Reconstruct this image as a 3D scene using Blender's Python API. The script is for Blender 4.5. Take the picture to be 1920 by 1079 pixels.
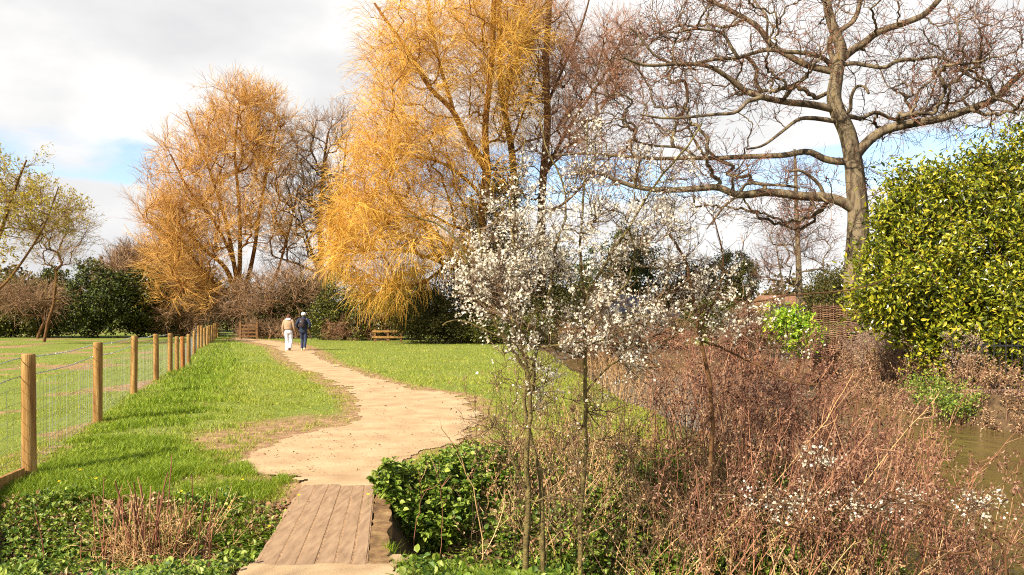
import bpy, math, random
import numpy as np
from mathutils import Vector
R = math.radians
scene = bpy.context.scene
for o in list(bpy.data.objects): bpy.data.objects.remove(o)
rng = np.random.default_rng(7)
random.seed(7)
F, CX, HY, CH = 1400.0, 960.0, 593.0, 1.6     # focal length in photo pixels, centre column, horizon row, eye height

# ------------------------------------------------------------------ camera
cam = bpy.data.cameras.new('camera'); cam_o = bpy.data.objects.new('camera', cam)
scene.collection.objects.link(cam_o); scene.camera = cam_o
cam.sensor_width = 36; cam.lens = F/1920*36; cam.shift_y = (HY-539.5)/1920
cam_o.location = (0, 0, CH); cam_o.rotation_euler = (R(90), 0, 0); cam.clip_end = 5000; cam.clip_start = 0.05
# ------------------------------------------------------------------ light
SUN_AZ, SUN_EL = 225.0, 38.0
sun_dir = Vector((math.sin(R(SUN_AZ))*math.cos(R(SUN_EL)), math.cos(R(SUN_AZ))*math.cos(R(SUN_EL)), math.sin(R(SUN_EL))))
sl = bpy.data.lights.new('sun', 'SUN'); sl.energy = 5.0; sl.angle = R(0.5); sl.color = (1, 0.91, 0.77)
so = bpy.data.objects.new('sun', sl); scene.collection.objects.link(so)
so.rotation_euler = (-sun_dir).to_track_quat('-Z', 'Y').to_euler(); so.location = (-20, -20, 30)
vs = scene.view_settings; vs.view_transform = 'Standard'; vs.look = 'None'; vs.gamma = 1; vs.exposure = 1.15
try:
    scene.render.engine = 'CYCLES'; scene.cycles.use_denoising = False; scene.cycles.filter_width = 1.1
except Exception: pass
# ------------------------------------------------------------------ world
w = bpy.data.worlds.new('World'); scene.world = w; w.use_nodes = True
nt = w.node_tree; nt.nodes.clear()
def N(t, **k):
    n = nt.nodes.new(t)
    for a, b in k.items(): setattr(n, a, b)
    return n
def ramp(node, stops, interp='LINEAR'):
    cr = node.color_ramp; cr.interpolation = interp
    while len(cr.elements) < len(stops): cr.elements.new(0.5)
    for e, (p, c) in zip(cr.elements, stops):
        e.position = p; e.color = (c, c, c, 1) if isinstance(c, (int, float)) else (*c, 1)
out = N('ShaderNodeOutputWorld'); sky = N('ShaderNodeTexSky'); sky.sky_type = 'NISHITA'; sky.sun_disc = False
sky.sun_elevation = R(SUN_EL); sky.sun_rotation = R(SUN_AZ); sky.air_density = 1.0; sky.dust_density = 0.6
bg1 = N('ShaderNodeBackground'); bg1.inputs[1].default_value = 0.11
hsv = N('ShaderNodeHueSaturation'); hsv.inputs['Saturation'].default_value = .95; hsv.inputs['Value'].default_value = .95
tc = N('ShaderNodeTexCoord'); sep = N('ShaderNodeSeparateXYZ'); nt.links.new(tc.outputs['Generated'], sep.inputs[0])
mp = N('ShaderNodeMapping'); mp.inputs['Scale'].default_value = (1.0, 1.0, 2.6); mp.inputs['Location'].default_value = (0.35, 0.2, 0.1)
nt.links.new(tc.outputs['Generated'], mp.inputs[0])
n1 = N('ShaderNodeTexNoise'); n1.inputs['Scale'].default_value = 2.6; n1.inputs['Detail'].default_value = 9; n1.inputs['Roughness'].default_value = 0.55; n1.inputs['Distortion'].default_value = 0.25
nt.links.new(mp.outputs[0], n1.inputs['Vector'])
band = N('ShaderNodeValToRGB'); ramp(band, [(0, .70), (.10, .72), (.140, .66), (.160, .36), (.200, .38), (.235, .62), (.42, .74), (.62, .36), (1, .25)])
nt.links.new(sep.outputs['Z'], band.inputs[0])
ad = N('ShaderNodeMath', operation='ADD'); nt.links.new(n1.outputs['Fac'], ad.inputs[0]); nt.links.new(band.outputs[0], ad.inputs[1])
cov = N('ShaderNodeMapRange'); cov.interpolation_type = 'SMOOTHSTEP'
cov.inputs['From Min'].default_value = 0.88; cov.inputs['From Max'].default_value = 1.02; nt.links.new(ad.outputs[0], cov.inputs['Value'])
n2 = N('ShaderNodeTexNoise'); n2.inputs['Scale'].default_value = 3.1; n2.inputs['Detail'].default_value = 5; n2.inputs['Roughness'].default_value = 0.5
mp2 = N('ShaderNodeMapping'); mp2.inputs['Location'].default_value = (3, 1, 0.06); mp2.inputs['Scale'].default_value = (1, 1, 2.0)
nt.links.new(tc.outputs['Generated'], mp2.inputs[0]); nt.links.new(mp2.outputs[0], n2.inputs['Vector'])
cc = N('ShaderNodeValToRGB'); ramp(cc, [(.31, (.355, .355, .362)), (.43, (.41, .408, .408)), (.56, (.50, .495, .485))])
nt.links.new(n2.outputs['Fac'], cc.inputs[0])
bg2 = N('ShaderNodeBackground'); nt.links.new(cc.outputs[0], bg2.inputs[0]); bg2.inputs[1].default_value = 1.0
mx = N('ShaderNodeMixShader')
nt.links.new(sky.outputs[0], hsv.inputs['Color']); nt.links.new(hsv.outputs[0], bg1.inputs[0])
nt.links.new(cov.outputs[0], mx.inputs[0]); nt.links.new(bg1.outputs[0], mx.inputs[1]); nt.links.new(bg2.outputs[0], mx.inputs[2])
nt.links.new(mx.outputs[0], out.inputs[0])

# ------------------------------------------------------------------ helpers
def lin(r, g, b, k=1.0):
    f = lambda v: (v/255/12.92 if v/255 <= .04045 else ((v/255+.055)/1.055)**2.4)
    return (f(r)*k, f(g)*k, f(b)*k)
def px(x, y, Y): return np.array(((x-CX)*Y/F, Y, CH-(y-HY)*Y/F))
def gpx(x, y, z=0.0):
    Y = (CH-z)*F/(y-HY); return np.array(((x-CX)*Y/F, Y, z))
def mat(name, cols, rough=.8, spec=.3, trans=0.0, nscale=None, namt=.5, bump=0.0, bscale=40, island=True, stretch=None, coat=0):
    m = bpy.data.materials.new(name); m.use_nodes = True; t = m.node_tree; t.nodes.clear()
    o = t.nodes.new('ShaderNodeOutputMaterial'); b = t.nodes.new('ShaderNodeBsdfPrincipled')
    b.inputs['Roughness'].default_value = rough; b.inputs['Specular IOR Level'].default_value = spec
    if coat: b.inputs['Coat Weight'].default_value = coat; b.inputs['Coat Roughness'].default_value = .25
    r = t.nodes.new('ShaderNodeValToRGB'); n = len(cols)
    ramp(r, [(i/max(1, n-1), c) for i, c in enumerate(cols)] if n > 1 else [(0, cols[0]), (1, cols[0])])
    src = None
    if island:
        g = t.nodes.new('ShaderNodeNewGeometry'); src = g.outputs['Random Per Island']
    tcn = t.nodes.new('ShaderNodeTexCoord'); vec = tcn.outputs['Object']
    if stretch:
        mpn = t.nodes.new('ShaderNodeMapping'); mpn.inputs['Scale'].default_value = stretch
        t.links.new(vec, mpn.inputs[0]); vec = mpn.outputs[0]
    if nscale:
        nn = t.nodes.new('ShaderNodeTexNoise'); nn.inputs['Scale'].default_value = nscale; nn.inputs['Detail'].default_value = 7; nn.inputs['Roughness'].default_value = .6
        t.links.new(vec, nn.inputs['Vector'])
        mr = t.nodes.new('ShaderNodeMapRange'); mr.inputs[1].default_value = .3; mr.inputs[2].default_value = .7; t.links.new(nn.outputs['Fac'], mr.inputs[0])
        if src is None: src = mr.outputs[0]
        else:
            mm = t.nodes.new('ShaderNodeMix'); mm.inputs[0].default_value = namt; t.links.new(src, mm.inputs[2]); t.links.new(mr.outputs[0], mm.inputs[3]); src = mm.outputs[0]
    if src is not None: t.links.new(src, r.inputs[0])
    t.links.new(r.outputs[0], b.inputs['Base Color'])
    if bump:
        bn = t.nodes.new('ShaderNodeTexNoise'); bn.inputs['Scale'].default_value = bscale; bn.inputs['Detail'].default_value = 6
        t.links.new(vec, bn.inputs['Vector'])
        bp = t.nodes.new('ShaderNodeBump'); bp.inputs['Strength'].default_value = bump; bp.inputs['Distance'].default_value = .02
        t.links.new(bn.outputs['Fac'], bp.inputs['Height']); t.links.new(bp.outputs[0], b.inputs['Normal'])
    if trans:
        tr = t.nodes.new('ShaderNodeBsdfTranslucent'); t.links.new(r.outputs[0], tr.inputs[0])
        ms = t.nodes.new('ShaderNodeMixShader'); ms.inputs[0].default_value = trans
        t.links.new(b.outputs[0], ms.inputs[1]); t.links.new(tr.outputs[0], ms.inputs[2]); t.links.new(ms.outputs[0], o.inputs[0])
    else: t.links.new(b.outputs[0], o.inputs[0])
    return m
def nrm(a): return a/np.maximum(np.linalg.norm(a, axis=-1, keepdims=True), 1e-9)
class MB:
    def __init__(s): s.v = []; s.f = []; s.n = 0
    def add(s, v, *fs):
        v = np.asarray(v, float).reshape(-1, 3); s.v.append(v)
        for f in fs: s.f.append(np.asarray(f, np.int64)+s.n)
        s.n += len(v); return s
    def build(s, name, material, parent=None, loc=(0, 0, 0), smooth=False):
        me = bpy.data.meshes.new(name); V = np.concatenate(s.v)
        base = np.array(parent.location if parent is not None else loc)
        V = V-base
        me.vertices.add(len(V)); me.vertices.foreach_set('co', V.astype(np.float32).ravel())
        li = np.concatenate([f.ravel() for f in s.f]); tot = np.concatenate([np.full(f.shape[0], f.shape[1]) for f in s.f])
        me.loops.add(len(li)); me.loops.foreach_set('vertex_index', li.astype(np.int32))
        st = np.concatenate(([0], np.cumsum(tot)[:-1]))
        me.polygons.add(len(tot)); me.polygons.foreach_set('loop_start', st.astype(np.int32))
        me.polygons.foreach_set('use_smooth', np.full(len(tot), bool(smooth)))
        me.update(calc_edges=True); me.materials.append(material)
        o = bpy.data.objects.new(name, me); scene.collection.objects.link(o)
        if parent is not None: o.parent = parent
        else: o.location = loc
        return o
def tag(o, label=None, cat=None, group=None, kind=None):
    for k, v in (('label', label), ('category', cat), ('group', group), ('kind', kind)):
        if v: o[k] = v
    return o
def thing(name, loc, label, cat, group=None):
    o = bpy.data.objects.new(name, None); scene.collection.objects.link(o); o.location = tuple(float(c) for c in loc); o.empty_display_size = .2
    return tag(o, label, cat, group)
def tubes(mb, P, Rr, S=3, cap=False):
    P = np.asarray(P, float); Nn, K, _ = P.shape; Rr = np.broadcast_to(Rr, (Nn, K))
    T = nrm(np.gradient(P, axis=1)); ref = rng.normal(size=(Nn, 1, 3)); ref = ref-(ref*T[:, K//2:K//2+1]).sum(-1, keepdims=True)*T[:, K//2:K//2+1]
    U = nrm(np.cross(T, nrm(ref))); W = np.cross(T, U)
    a = np.arange(S)*2*np.pi/S
    V = P[:, :, None]+Rr[:, :, None, None]*(np.cos(a)[None, None, :, None]*U[:, :, None]+np.sin(a)[None, None, :, None]*W[:, :, None])
    i = np.arange(Nn)[:, None, None]*K*S+np.arange(K-1)[None, :, None]*S; k = np.arange(S)[None, None, :]; k2 = (k+1) % S
    f = np.stack([i+k, i+k2, i+S+k2, i+S+k], -1).reshape(-1, 4)
    fs = [f]
    if cap: fs.append(np.arange(Nn)[:, None]*K*S+(K-1)*S+np.arange(S)[None]); fs.append(np.arange(Nn)[:, None]*K*S+np.arange(S)[None, ::-1])
    mb.add(V, *fs); return mb
def leaves(mb, C, D, Nm, L, Wd, fold=.15, hexa=True):
    n = len(C); D = nrm(D); Nm = nrm(Nm-(Nm*D).sum(-1, keepdims=True)*D); Sd = np.cross(D, Nm)
    L = np.broadcast_to(L, n)[:, None]; Wd = np.broadcast_to(Wd, n)[:, None]
    if hexa:
        V = np.stack([C, C+D*L*.3+Sd*Wd*.5+Nm*Wd*fold, C+D*L*.68+Sd*Wd*.42+Nm*Wd*fold, C+D*L-Nm*L*.12, C+D*L*.68-Sd*Wd*.42+Nm*Wd*fold, C+D*L*.3-Sd*Wd*.5+Nm*Wd*fold], 1)
        b = np.arange(n)[:, None]*6
        mb.add(V, np.concatenate([b+[[0, 1, 2, 3]], b+[[0, 3, 4, 5]]]))
    else:
        V = np.stack([C, C+D*L*.5+Sd*Wd*.5, C+D*L, C+D*L*.5-Sd*Wd*.5], 1)
        mb.add(V, np.arange(n)[:, None]*4+[[0, 1, 2, 3]])
    return mb
def flowers(mb, C, Nm, size):
    n = len(C); Nm = nrm(Nm); U = nrm(np.cross(Nm, rng.normal(size=(n, 3)))); W = np.cross(Nm, U); s = np.broadcast_to(size, n)[:, None]
    vs_ = [C]
    for k in range(5):
        a = 2*np.pi*k/5
        for da, rr, h in ((-.5, .62, .12), (0, 1, .3), (.5, .62, .12)):
            vs_.append(C+s*rr*(math.cos(a+da)*U+math.sin(a+da)*W)+Nm*s*h)
    V = np.stack(vs_, 1); b = np.arange(n)[:, None]*16
    mb.add(V, np.concatenate([b+[[0, 1+3*k, 2+3*k, 3+3*k]] for k in range(5)]))
    return mb
def box(mb, c, h, rz=0.0):
    c = np.array(c, float); v = np.array([[x, y, z] for x in (-1, 1) for y in (-1, 1) for z in (-1, 1)], float)*np.array(h)/2
    ca, sa = math.cos(rz), math.sin(rz); v = np.stack([v[:, 0]*ca-v[:, 1]*sa, v[:, 0]*sa+v[:, 1]*ca, v[:, 2]], 1)+c
    mb.add(v, [[0, 1, 3, 2], [4, 6, 7, 5], [0, 4, 5, 1], [2, 3, 7, 6], [0, 2, 6, 4], [1, 5, 7, 3]]); return mb
def catmull(pts, n):
    pts = np.asarray(pts, float); m = len(pts)
    q = np.concatenate([[2*pts[0]-pts[1]], pts, [2*pts[-1]-pts[-2]]])
    t = np.linspace(0, m-1-1e-6, n); i = t.astype(int); f = (t-i)[:, None]
    a, b, c, d = q[i], q[i+1], q[i+2], q[i+3]
    return .5*((2*b)+(-a+c)*f+(2*a-5*b+4*c-d)*f**2+(-a+3*b-3*c+d)*f**3)
def h2(ix, iy, s):
    v = np.sin(ix*127.1+iy*311.7+s*74.7)*43758.5453; return v-np.floor(v)
def noise(x, y, s=0):
    ix, iy = np.floor(x), np.floor(y); fx, fy = x-ix, y-iy; fx = fx*fx*(3-2*fx); fy = fy*fy*(3-2*fy)
    return (h2(ix, iy, s)*(1-fx)+h2(ix+1, iy, s)*fx)*(1-fy)+(h2(ix, iy+1, s)*(1-fx)+h2(ix+1, iy+1, s)*fx)*fy
def fbm(x, y, s=0, o=4):
    r = 0; a = .5
    for k in range(o): r = r+a*noise(x*2**k, y*2**k, s+k); a /= 2
    return r/(1-.5**o)
def sst(a, b, x): t = np.clip((x-a)/(b-a), 0, 1); return t*t*(3-2*t)

# ------------------------------------------------------------------ terrain
YB = [-30, 0, 5, 8, 14, 22, 34, 40]; XB = [4.5, 4.2, 3.8, 4.1, 3.1, 2.9, 2.5, 1.6]
YF = [-30, 0, 8, 12, 16, 20, 28, 36, 40]; XF = [14, 13, 12, 11, 9.6, 9.9, 10.4, 8.5, 5]
WATER = -.72
def H(x, y):
    x = np.asarray(x, float); y = np.asarray(y, float)
    z = .05*(fbm(x/3.1, y/3.1, 3)-.5)
    dy = y-5.85-.03*x
    side = sst(.0, .35, np.abs(x+1.35+.13*(y-5.9))-.32)
    z = z-(.55*np.exp(-(dy/.8)**2))*side
    z = z-.22*sst(-.6, 1.2, x)*sst(9, 6, y)*sst(-2, 2, y)
    xb = np.interp(y, YB, XB)+.5*(fbm(y/1.7, y*0+3, 9)-.5); xf = np.interp(y, YF, XF)+.7*(fbm(y/2.3, y*0+8, 5)-.5)
    riv = sst(xb-1.3, xb+.6, x)*(1-sst(xf-.35, xf+.45, x))*(1-sst(38, 41, y))
    z = z*(1-riv)+riv*-1.35
    z = z-.12*sst(xf, xf+1, x)*(y < 60)
    z = z+sst(120, 900, y)*9*fbm(x/190, y/190, 21)
    return z
def worldpoly(p): return np.array([gpx(*q)[:2] for q in p])
PATHPOLY = worldpoly([(576, 925), (555, 900), (500, 885), (468, 868), (488, 845), (545, 822), (620, 806), (668, 796), (684, 778), (672, 752), (640, 725), (600, 704), (560, 688), (538, 672), (527, 660), (520, 652), (500, 646.5), (470, 641), (436, 637.5),
    (440, 633.8), (470, 636), (510, 640), (545, 644.5), (570, 652), (590, 662), (604, 675), (640, 690), (690, 706), (745, 722), (800, 733), (850, 740), (880, 752), (893, 775), (888, 805), (850, 830), (790, 845), (742, 866), (728, 895), (722, 925)])
NEARPOLY = np.array([(-1.66, 4.95), (-1.70, 4.5), (-1.55, 3.5), (-1.3, 0), (-1.2, -8), (.1, -8), (-.1, 0), (-.5, 3), (-.72, 4.4), (-.84, 4.95)])
def sdf(poly, x, y):
    shp = np.shape(x); x = np.ravel(x); y = np.ravel(y); d = np.full(len(x), 1e9); ins = np.zeros(len(x), bool)
    for i in range(len(poly)):
        a, b = poly[i], poly[(i+1) % len(poly)]; e = b-a
        t = np.clip(((x-a[0])*e[0]+(y-a[1])*e[1])/(e@e), 0, 1)
        d = np.minimum(d, np.hypot(x-a[0]-t*e[0], y-a[1]-t*e[1]))
        c = (a[1] > y) != (b[1] > y)
        with np.errstate(all='ignore'): ins ^= c & (x < (b[0]-a[0])*(y-a[1])/(b[1]-a[1]+1e-12)+a[0])
    return np.where(ins, -d, d).reshape(shp)
def pathd(x, y):     # negative on bare earth, ragged edge
    d = np.minimum(sdf(PATHPOLY, x, y), sdf(NEARPOLY, x, y))
    return d+(.55*(fbm(x/.7, y/.7, 31)-.5)+.30*(fbm(x/.14, y/.14, 37, 3)-.5))*np.clip(.4+.05*y, .4, 1.3)

def ground_mat():
    m = bpy.data.materials.new('turf'); m.use_nodes = True; t = m.node_tree; b = t.nodes['Principled BSDF']; b.inputs['Roughness'].default_value = .95; b.inputs['Specular IOR Level'].default_value = .1
    tcn = t.nodes.new('ShaderNodeTexCoord')
    def nz(s, d=6):
        n = t.nodes.new('ShaderNodeTexNoise'); n.inputs['Scale'].default_value = s; n.inputs['Detail'].default_value = d; n.inputs['Roughness'].default_value = .65; t.links.new(tcn.outputs['Object'], n.inputs['Vector']); return n
    a = nz(.35); c = nz(9); r = t.nodes.new('ShaderNodeValToRGB'); ramp(r, [(.30, (.13, .155, .024)), (.5, (.19, .205, .036)), (.68, (.27, .25, .07))]); t.links.new(a.outputs[0], r.inputs[0])
    r2 = t.nodes.new('ShaderNodeValToRGB'); ramp(r2, [(.32, (.05, .085, .012)), (.55, (.17, .215, .035)), (.72, (.27, .24, .09))]); t.links.new(c.outputs[0], r2.inputs[0])
    mx_ = t.nodes.new('ShaderNodeMix'); mx_.data_type = 'RGBA'; mx_.inputs[0].default_value = .55; t.links.new(r.outputs[0], mx_.inputs[6]); t.links.new(r2.outputs[0], mx_.inputs[7])
    at = t.nodes.new('ShaderNodeAttribute'); at.attribute_name = 'earth'
    n3 = nz(2.2, 8); m1 = t.nodes.new('ShaderNodeMath'); m1.operation = 'MULTIPLY_ADD'; m1.inputs[1].default_value = 1.6; t.links.new(at.outputs['Fac'], m1.inputs[0])
    m2 = t.nodes.new('ShaderNodeMath'); m2.operation = 'SUBTRACT'; m2.inputs[1].default_value = .95; t.links.new(n3.outputs[0], m2.inputs[0]); t.links.new(m2.outputs[0], m1.inputs[2])
    mr = t.nodes.new('ShaderNodeMapRange'); mr.inputs[1].default_value = .1; mr.inputs[2].default_value = .55; t.links.new(m1.outputs[0], mr.inputs[0])
    ea = t.nodes.new('ShaderNodeValToRGB'); ramp(ea, [(.3, (.16, .085, .04)), (.7, (.42, .26, .14))]); n4 = nz(6); t.links.new(n4.outputs[0], ea.inputs[0])
    m3 = t.nodes.new('ShaderNodeMix'); m3.data_type = 'RGBA'; t.links.new(mr.outputs[0], m3.inputs[0]); t.links.new(mx_.outputs[2], m3.inputs[6]); t.links.new(ea.outputs[0], m3.inputs[7])
    at2 = t.nodes.new('ShaderNodeAttribute'); at2.attribute_name = 'soil'
    so_ = t.nodes.new('ShaderNodeValToRGB'); ramp(so_, [(.3, (.035, .022, .012)), (.7, (.14, .09, .045))]); t.links.new(n4.outputs[0], so_.inputs[0])
    m4 = t.nodes.new('ShaderNodeMix'); m4.data_type = 'RGBA'; t.links.new(at2.outputs['Fac'], m4.inputs[0]); t.links.new(m3.outputs[2], m4.inputs[6]); t.links.new(so_.outputs[0], m4.inputs[7])
    t.links.new(m4.outputs[2], b.inputs['Base Color'])
    bp = t.nodes.new('ShaderNodeBump'); bp.inputs['Strength'].default_value = .6; bp.inputs['Distance'].default_value = .04; n5 = nz(14, 8); t.links.new(n5.outputs[0], bp.inputs['Height']); t.links.new(bp.outputs[0], b.inputs['Normal'])
    return m
ys = np.concatenate([np.linspace(-25, 3.9, 60), np.geomspace(4, 45, 300), np.geomspace(46, 2500, 70)])
u = np.linspace(-1, 1, 380); xs = 1.6*np.sinh(u*math.asinh(1600/1.6))
XX, YY = np.meshgrid(xs, ys); ZZ = H(XX, YY)
nr, nc = XX.shape
idx = np.arange(nr*nc).reshape(nr, nc)
quad = np.stack([idx[:-1, :-1], idx[:-1, 1:], idx[1:, 1:], idx[1:, :-1]], -1).reshape(-1, 4)
g = MB().add(np.stack([XX, YY, ZZ], -1), quad).build('ground', ground_mat(), smooth=True); tag(g, kind='structure')
fence_x0 = lambda Y: np.interp(Y, [7.5, 21, 64], [-4.87, -9.66, -25.4])
pd = np.minimum(sdf(PATHPOLY, XX, YY), sdf(NEARPOLY, XX, YY))
earth = np.clip(1-pd/np.clip(.45+.02*YY, .4, 1.3), 0, 1)*(YY < 70)
worn = np.exp(-(((XX+2.75)/1.7)**2+((YY-9.8)/2.6)**2))*1.1
earth = np.clip(np.maximum(earth, worn)+.8*(XX < fence_x0(YY))*sst(.52, .66, fbm(XX/1.1, YY/2.2, 77)), 0, 1)
xb_ = np.interp(YY, YB, XB); xf_ = np.interp(YY, YF, XF)
soil = np.clip(sst(xb_-2.6, xb_-.4, XX)*(YY < 44)*(XX < 40), 0, 1)
soil = np.maximum(soil, np.exp(-((YY-5.9)/1.0)**2)*(XX < 8))
soil = np.maximum(soil, sst(3.2, 3.0, YY)*.8); soil = np.maximum(soil, .85*sst(-.6, .2, XX)*sst(8.5, 6.5, YY))
for nm, arr in (('earth', earth), ('soil', soil)):
    at = g.data.attributes.new(nm, 'FLOAT', 'POINT'); at.data.foreach_set('value', arr.astype(np.float32).ravel())

# path sheet
M_path = mat('trodden_earth', [lin(194, 158, 118, .61), lin(212, 178, 134, .63), lin(224, 194, 150, .64)], rough=.95, spec=.1, nscale=2.2, bump=.22, bscale=120, island=False)
def sheet(poly, xs_, ys_, off, name):
    X, Y = np.meshgrid(xs_, ys_); d = pathd(X, Y); id_ = np.arange(X.size).reshape(X.shape)
    q = np.stack([id_[:-1, :-1], id_[:-1, 1:], id_[1:, 1:], id_[1:, :-1]], -1)
    dc = (d[:-1, :-1]+d[1:, 1:])/2; q = q[dc < 0]
    used = np.unique(q); rm = np.zeros(X.size, int); rm[used] = np.arange(len(used))
    z = H(X, Y)+off+.014*(fbm(X/.25, Y/.25, 77)-.5)+.012*sst(0, -.5, d)
    V = np.stack([X, Y, z], -1).reshape(-1, 3)[used]
    return MB().add(V, rm[q]).build(name, M_path, smooth=True)
vy = np.concatenate([np.linspace(-8, 3.9, 80), np.geomspace(4, 62, 520)]); 
pu = np.linspace(-3.6, .6, 300)
# fan the sheet's columns so cells stay small near the bridge and wider far away
X0 = np.linspace(-.46, .06, 420)
def fan_sheet():
    Yr = vy[:, None]; X = np.where(Yr > 4, X0[None]*np.maximum(Yr, 4)*.88, X0[None]*4*.88)-.35
    Y = np.broadcast_to(Yr, X.shape); d = pathd(X, Y); id_ = np.arange(X.size).reshape(X.shape)
    q = np.stack([id_[:-1, :-1], id_[:-1, 1:], id_[1:, 1:], id_[1:, :-1]], -1)
    q = q[((d[:-1, :-1]+d[1:, 1:])/2) < 0]; used = np.unique(q); rm = np.zeros(X.size, int); rm[used] = np.arange(len(used))
    hb_ = H(X, Y); inbr = (Y > 4.2) & (Y < 7.5) & (X < -.5); hb_ = np.where(inbr, np.maximum(hb_, -.002), hb_)
    z = hb_+.022*inbr*(X > -2.6)*np.maximum(sst(6.84, 7.0, Y+.10*(fbm(X/.12, Y/.3, 5)-.5)), sst(4.86, 4.70, Y+.10*(fbm(X/.12, Y/.3, 6)-.5)))*sst(7.5, 7.2, Y)*sst(4.0, 4.3, Y)+.010+.0008*(fbm(X/.25, Y/.25, 77)-.5)+.010*sst(20, 60, Y)
    return MB().add(np.stack([X, Y, z], -1).reshape(-1, 3)[used], rm[q]).build('path', M_path, smooth=True)
tag(fan_sheet(), kind='structure')

# water
mw = bpy.data.materials.new('river_water'); mw.use_nodes = True; t = mw.node_tree; b = t.nodes['Principled BSDF']
b.inputs['Roughness'].default_value = .06; b.inputs['Specular IOR Level'].default_value = .6
tcn = t.nodes.new('ShaderNodeTexCoord'); mpn = t.nodes.new('ShaderNodeMapping'); mpn.inputs['Scale'].default_value = (1.6, .8, 1); mpn.inputs['Rotation'].default_value = (0, 0, .4)
nn = t.nodes.new('ShaderNodeTexNoise'); nn.inputs['Scale'].default_value = 2.2; nn.inputs['Detail'].default_value = 6
n2_ = t.nodes.new('ShaderNodeTexNoise'); n2_.inputs['Scale'].default_value = .5; n2_.inputs['Detail'].default_value = 4
rr = t.nodes.new('ShaderNodeValToRGB'); ramp(rr, [(.3, (.075, .052, .014)), (.7, (.13, .095, .026))])
bp = t.nodes.new('ShaderNodeBump'); bp.inputs['Strength'].default_value = .6; bp.inputs['Distance'].default_value = .16
t.links.new(tcn.outputs['Object'], mpn.inputs[0]); t.links.new(mpn.outputs[0], nn.inputs['Vector']); t.links.new(mpn.outputs[0], n2_.inputs['Vector']); t.links.new(n2_.outputs[0], rr.inputs[0])
t.links.new(rr.outputs[0], b.inputs['Base Color']); t.links.new(nn.outputs[0], bp.inputs['Height']); t.links.new(bp.outputs[0], b.inputs['Normal'])
gy = np.linspace(-25, 42, 3); gx = np.linspace(0, 15, 3); X, Y = np.meshgrid(gx, gy); id_ = np.arange(9).reshape(3, 3)
tag(MB().add(np.stack([X, Y, X*0+WATER], -1), np.stack([id_[:-1, :-1], id_[:-1, 1:], id_[1:, 1:], id_[1:, :-1]], -1).reshape(-1, 4)).build('river', mw), kind='structure')

# ------------------------------------------------------------------ materials
B_ = dict(rough=.9, spec=.15)
M_bark = mat('brown_bark', [lin(84, 62, 42, .7), lin(140, 112, 78, .8), lin(176, 150, 112, .8)], nscale=9, bump=.8, bscale=30, stretch=(1, 1, .25), island=False, **B_)
M_bark_dark = mat('dark_bark', [lin(60, 42, 28, .7), lin(112, 80, 50, .8), lin(140, 104, 68, .8)], nscale=7, island=True, **B_)
M_oakbark = mat('oak_bark', [lin(52, 42, 34, .5), lin(104, 88, 68, .56), lin(152, 134, 106, .62), lin(136, 118, 72, .6)], nscale=4, bump=1, bscale=24, stretch=(1, 1, .3), island=False, **B_)
M_oaktwig = mat('oak_twig', [lin(84, 60, 46, .6), lin(124, 92, 72, .65), lin(158, 112, 84, .7)], **B_)
M_bud = mat('red_buds', [lin(150, 70, 44, .7), lin(184, 98, 62, .75), lin(200, 136, 90, .8)], trans=.2, **B_)
M_gold = mat('golden_willow_shoot', [lin(196, 138, 58, .78), lin(232, 178, 76, .82), lin(246, 202, 100, .86)], **B_)
M_goldred = mat('orange_willow_shoot', [lin(180, 128, 66, .78), lin(216, 164, 84, .82), lin(236, 188, 106, .86)], **B_)
M_wlimb = mat('willow_limb', [lin(112, 70, 34, .8), lin(150, 100, 50, .9)], nscale=5, **B_)
M_brown = mat('brown_twig', [lin(126, 98, 74, .8), lin(160, 128, 96, .8), lin(186, 150, 114, .8)], **B_)
M_redtwig = mat('reddish_twig', [lin(136, 98, 76, .8), lin(168, 124, 96, .8), lin(190, 144, 112, .8)], **B_)
M_ivy = mat('ivy_leaf', [lin(44, 46, 15, .65), lin(76, 78, 22, .75), lin(130, 130, 38, .8)], rough=.45, spec=.4, trans=.12)
M_darkleaf = mat('dark_evergreen_leaf', [lin(38, 46, 14, .65), lin(66, 76, 22, .75), lin(110, 120, 38, .8)], rough=.6, trans=.1)
M_yew = mat('yew_leaf', [lin(52, 54, 20, .55), lin(86, 84, 32, .6), lin(122, 114, 46, .65)], rough=.7, trans=.1)
M_olive = mat('young_leaf', [lin(176, 160, 40, .8), lin(210, 186, 62, .85), lin(150, 146, 50, .8)], rough=.6, trans=.4)
M_laurel = mat('laurel_leaf', [lin(48, 60, 14, .5), lin(96, 110, 24, .6), lin(144, 152, 34, .7), lin(176, 174, 44, .74), lin(204, 186, 54, .78)], rough=.28, spec=.5, trans=.2)
M_bright = mat('bright_leaf', [lin(96, 140, 20, .75), lin(150, 186, 40, .8), lin(196, 206, 60, .85)], rough=.4, spec=.4, trans=.3)
M_blossom = mat('white_blossom', [lin(226, 210, 176, .82), lin(246, 236, 212, .88), lin(252, 246, 232, .9)], rough=.7, trans=.3)
M_thorn = mat('blackthorn_bark', [lin(96, 82, 62, .7), lin(140, 122, 88, .8), lin(166, 150, 96, .8)], nscale=14, bump=.7, bscale=60, island=False, **B_)
M_thornol = mat('olive_lichened_bark', [lin(84, 74, 46, .6), lin(128, 112, 68, .62), lin(160, 144, 86, .65)], nscale=14, bump=.7, bscale=60, island=False, **B_)
M_thorntwig = mat('blackthorn_twig', [lin(70, 50, 38, .5), lin(110, 84, 62, .6), lin(168, 138, 104, .7)], **B_)
M_stem = mat('dead_stem', [lin(86, 54, 42, .6), lin(140, 90, 68, .67), lin(180, 126, 94, .73), lin(214, 172, 130, .8)], nscale=6, namt=.2, **B_)
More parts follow.
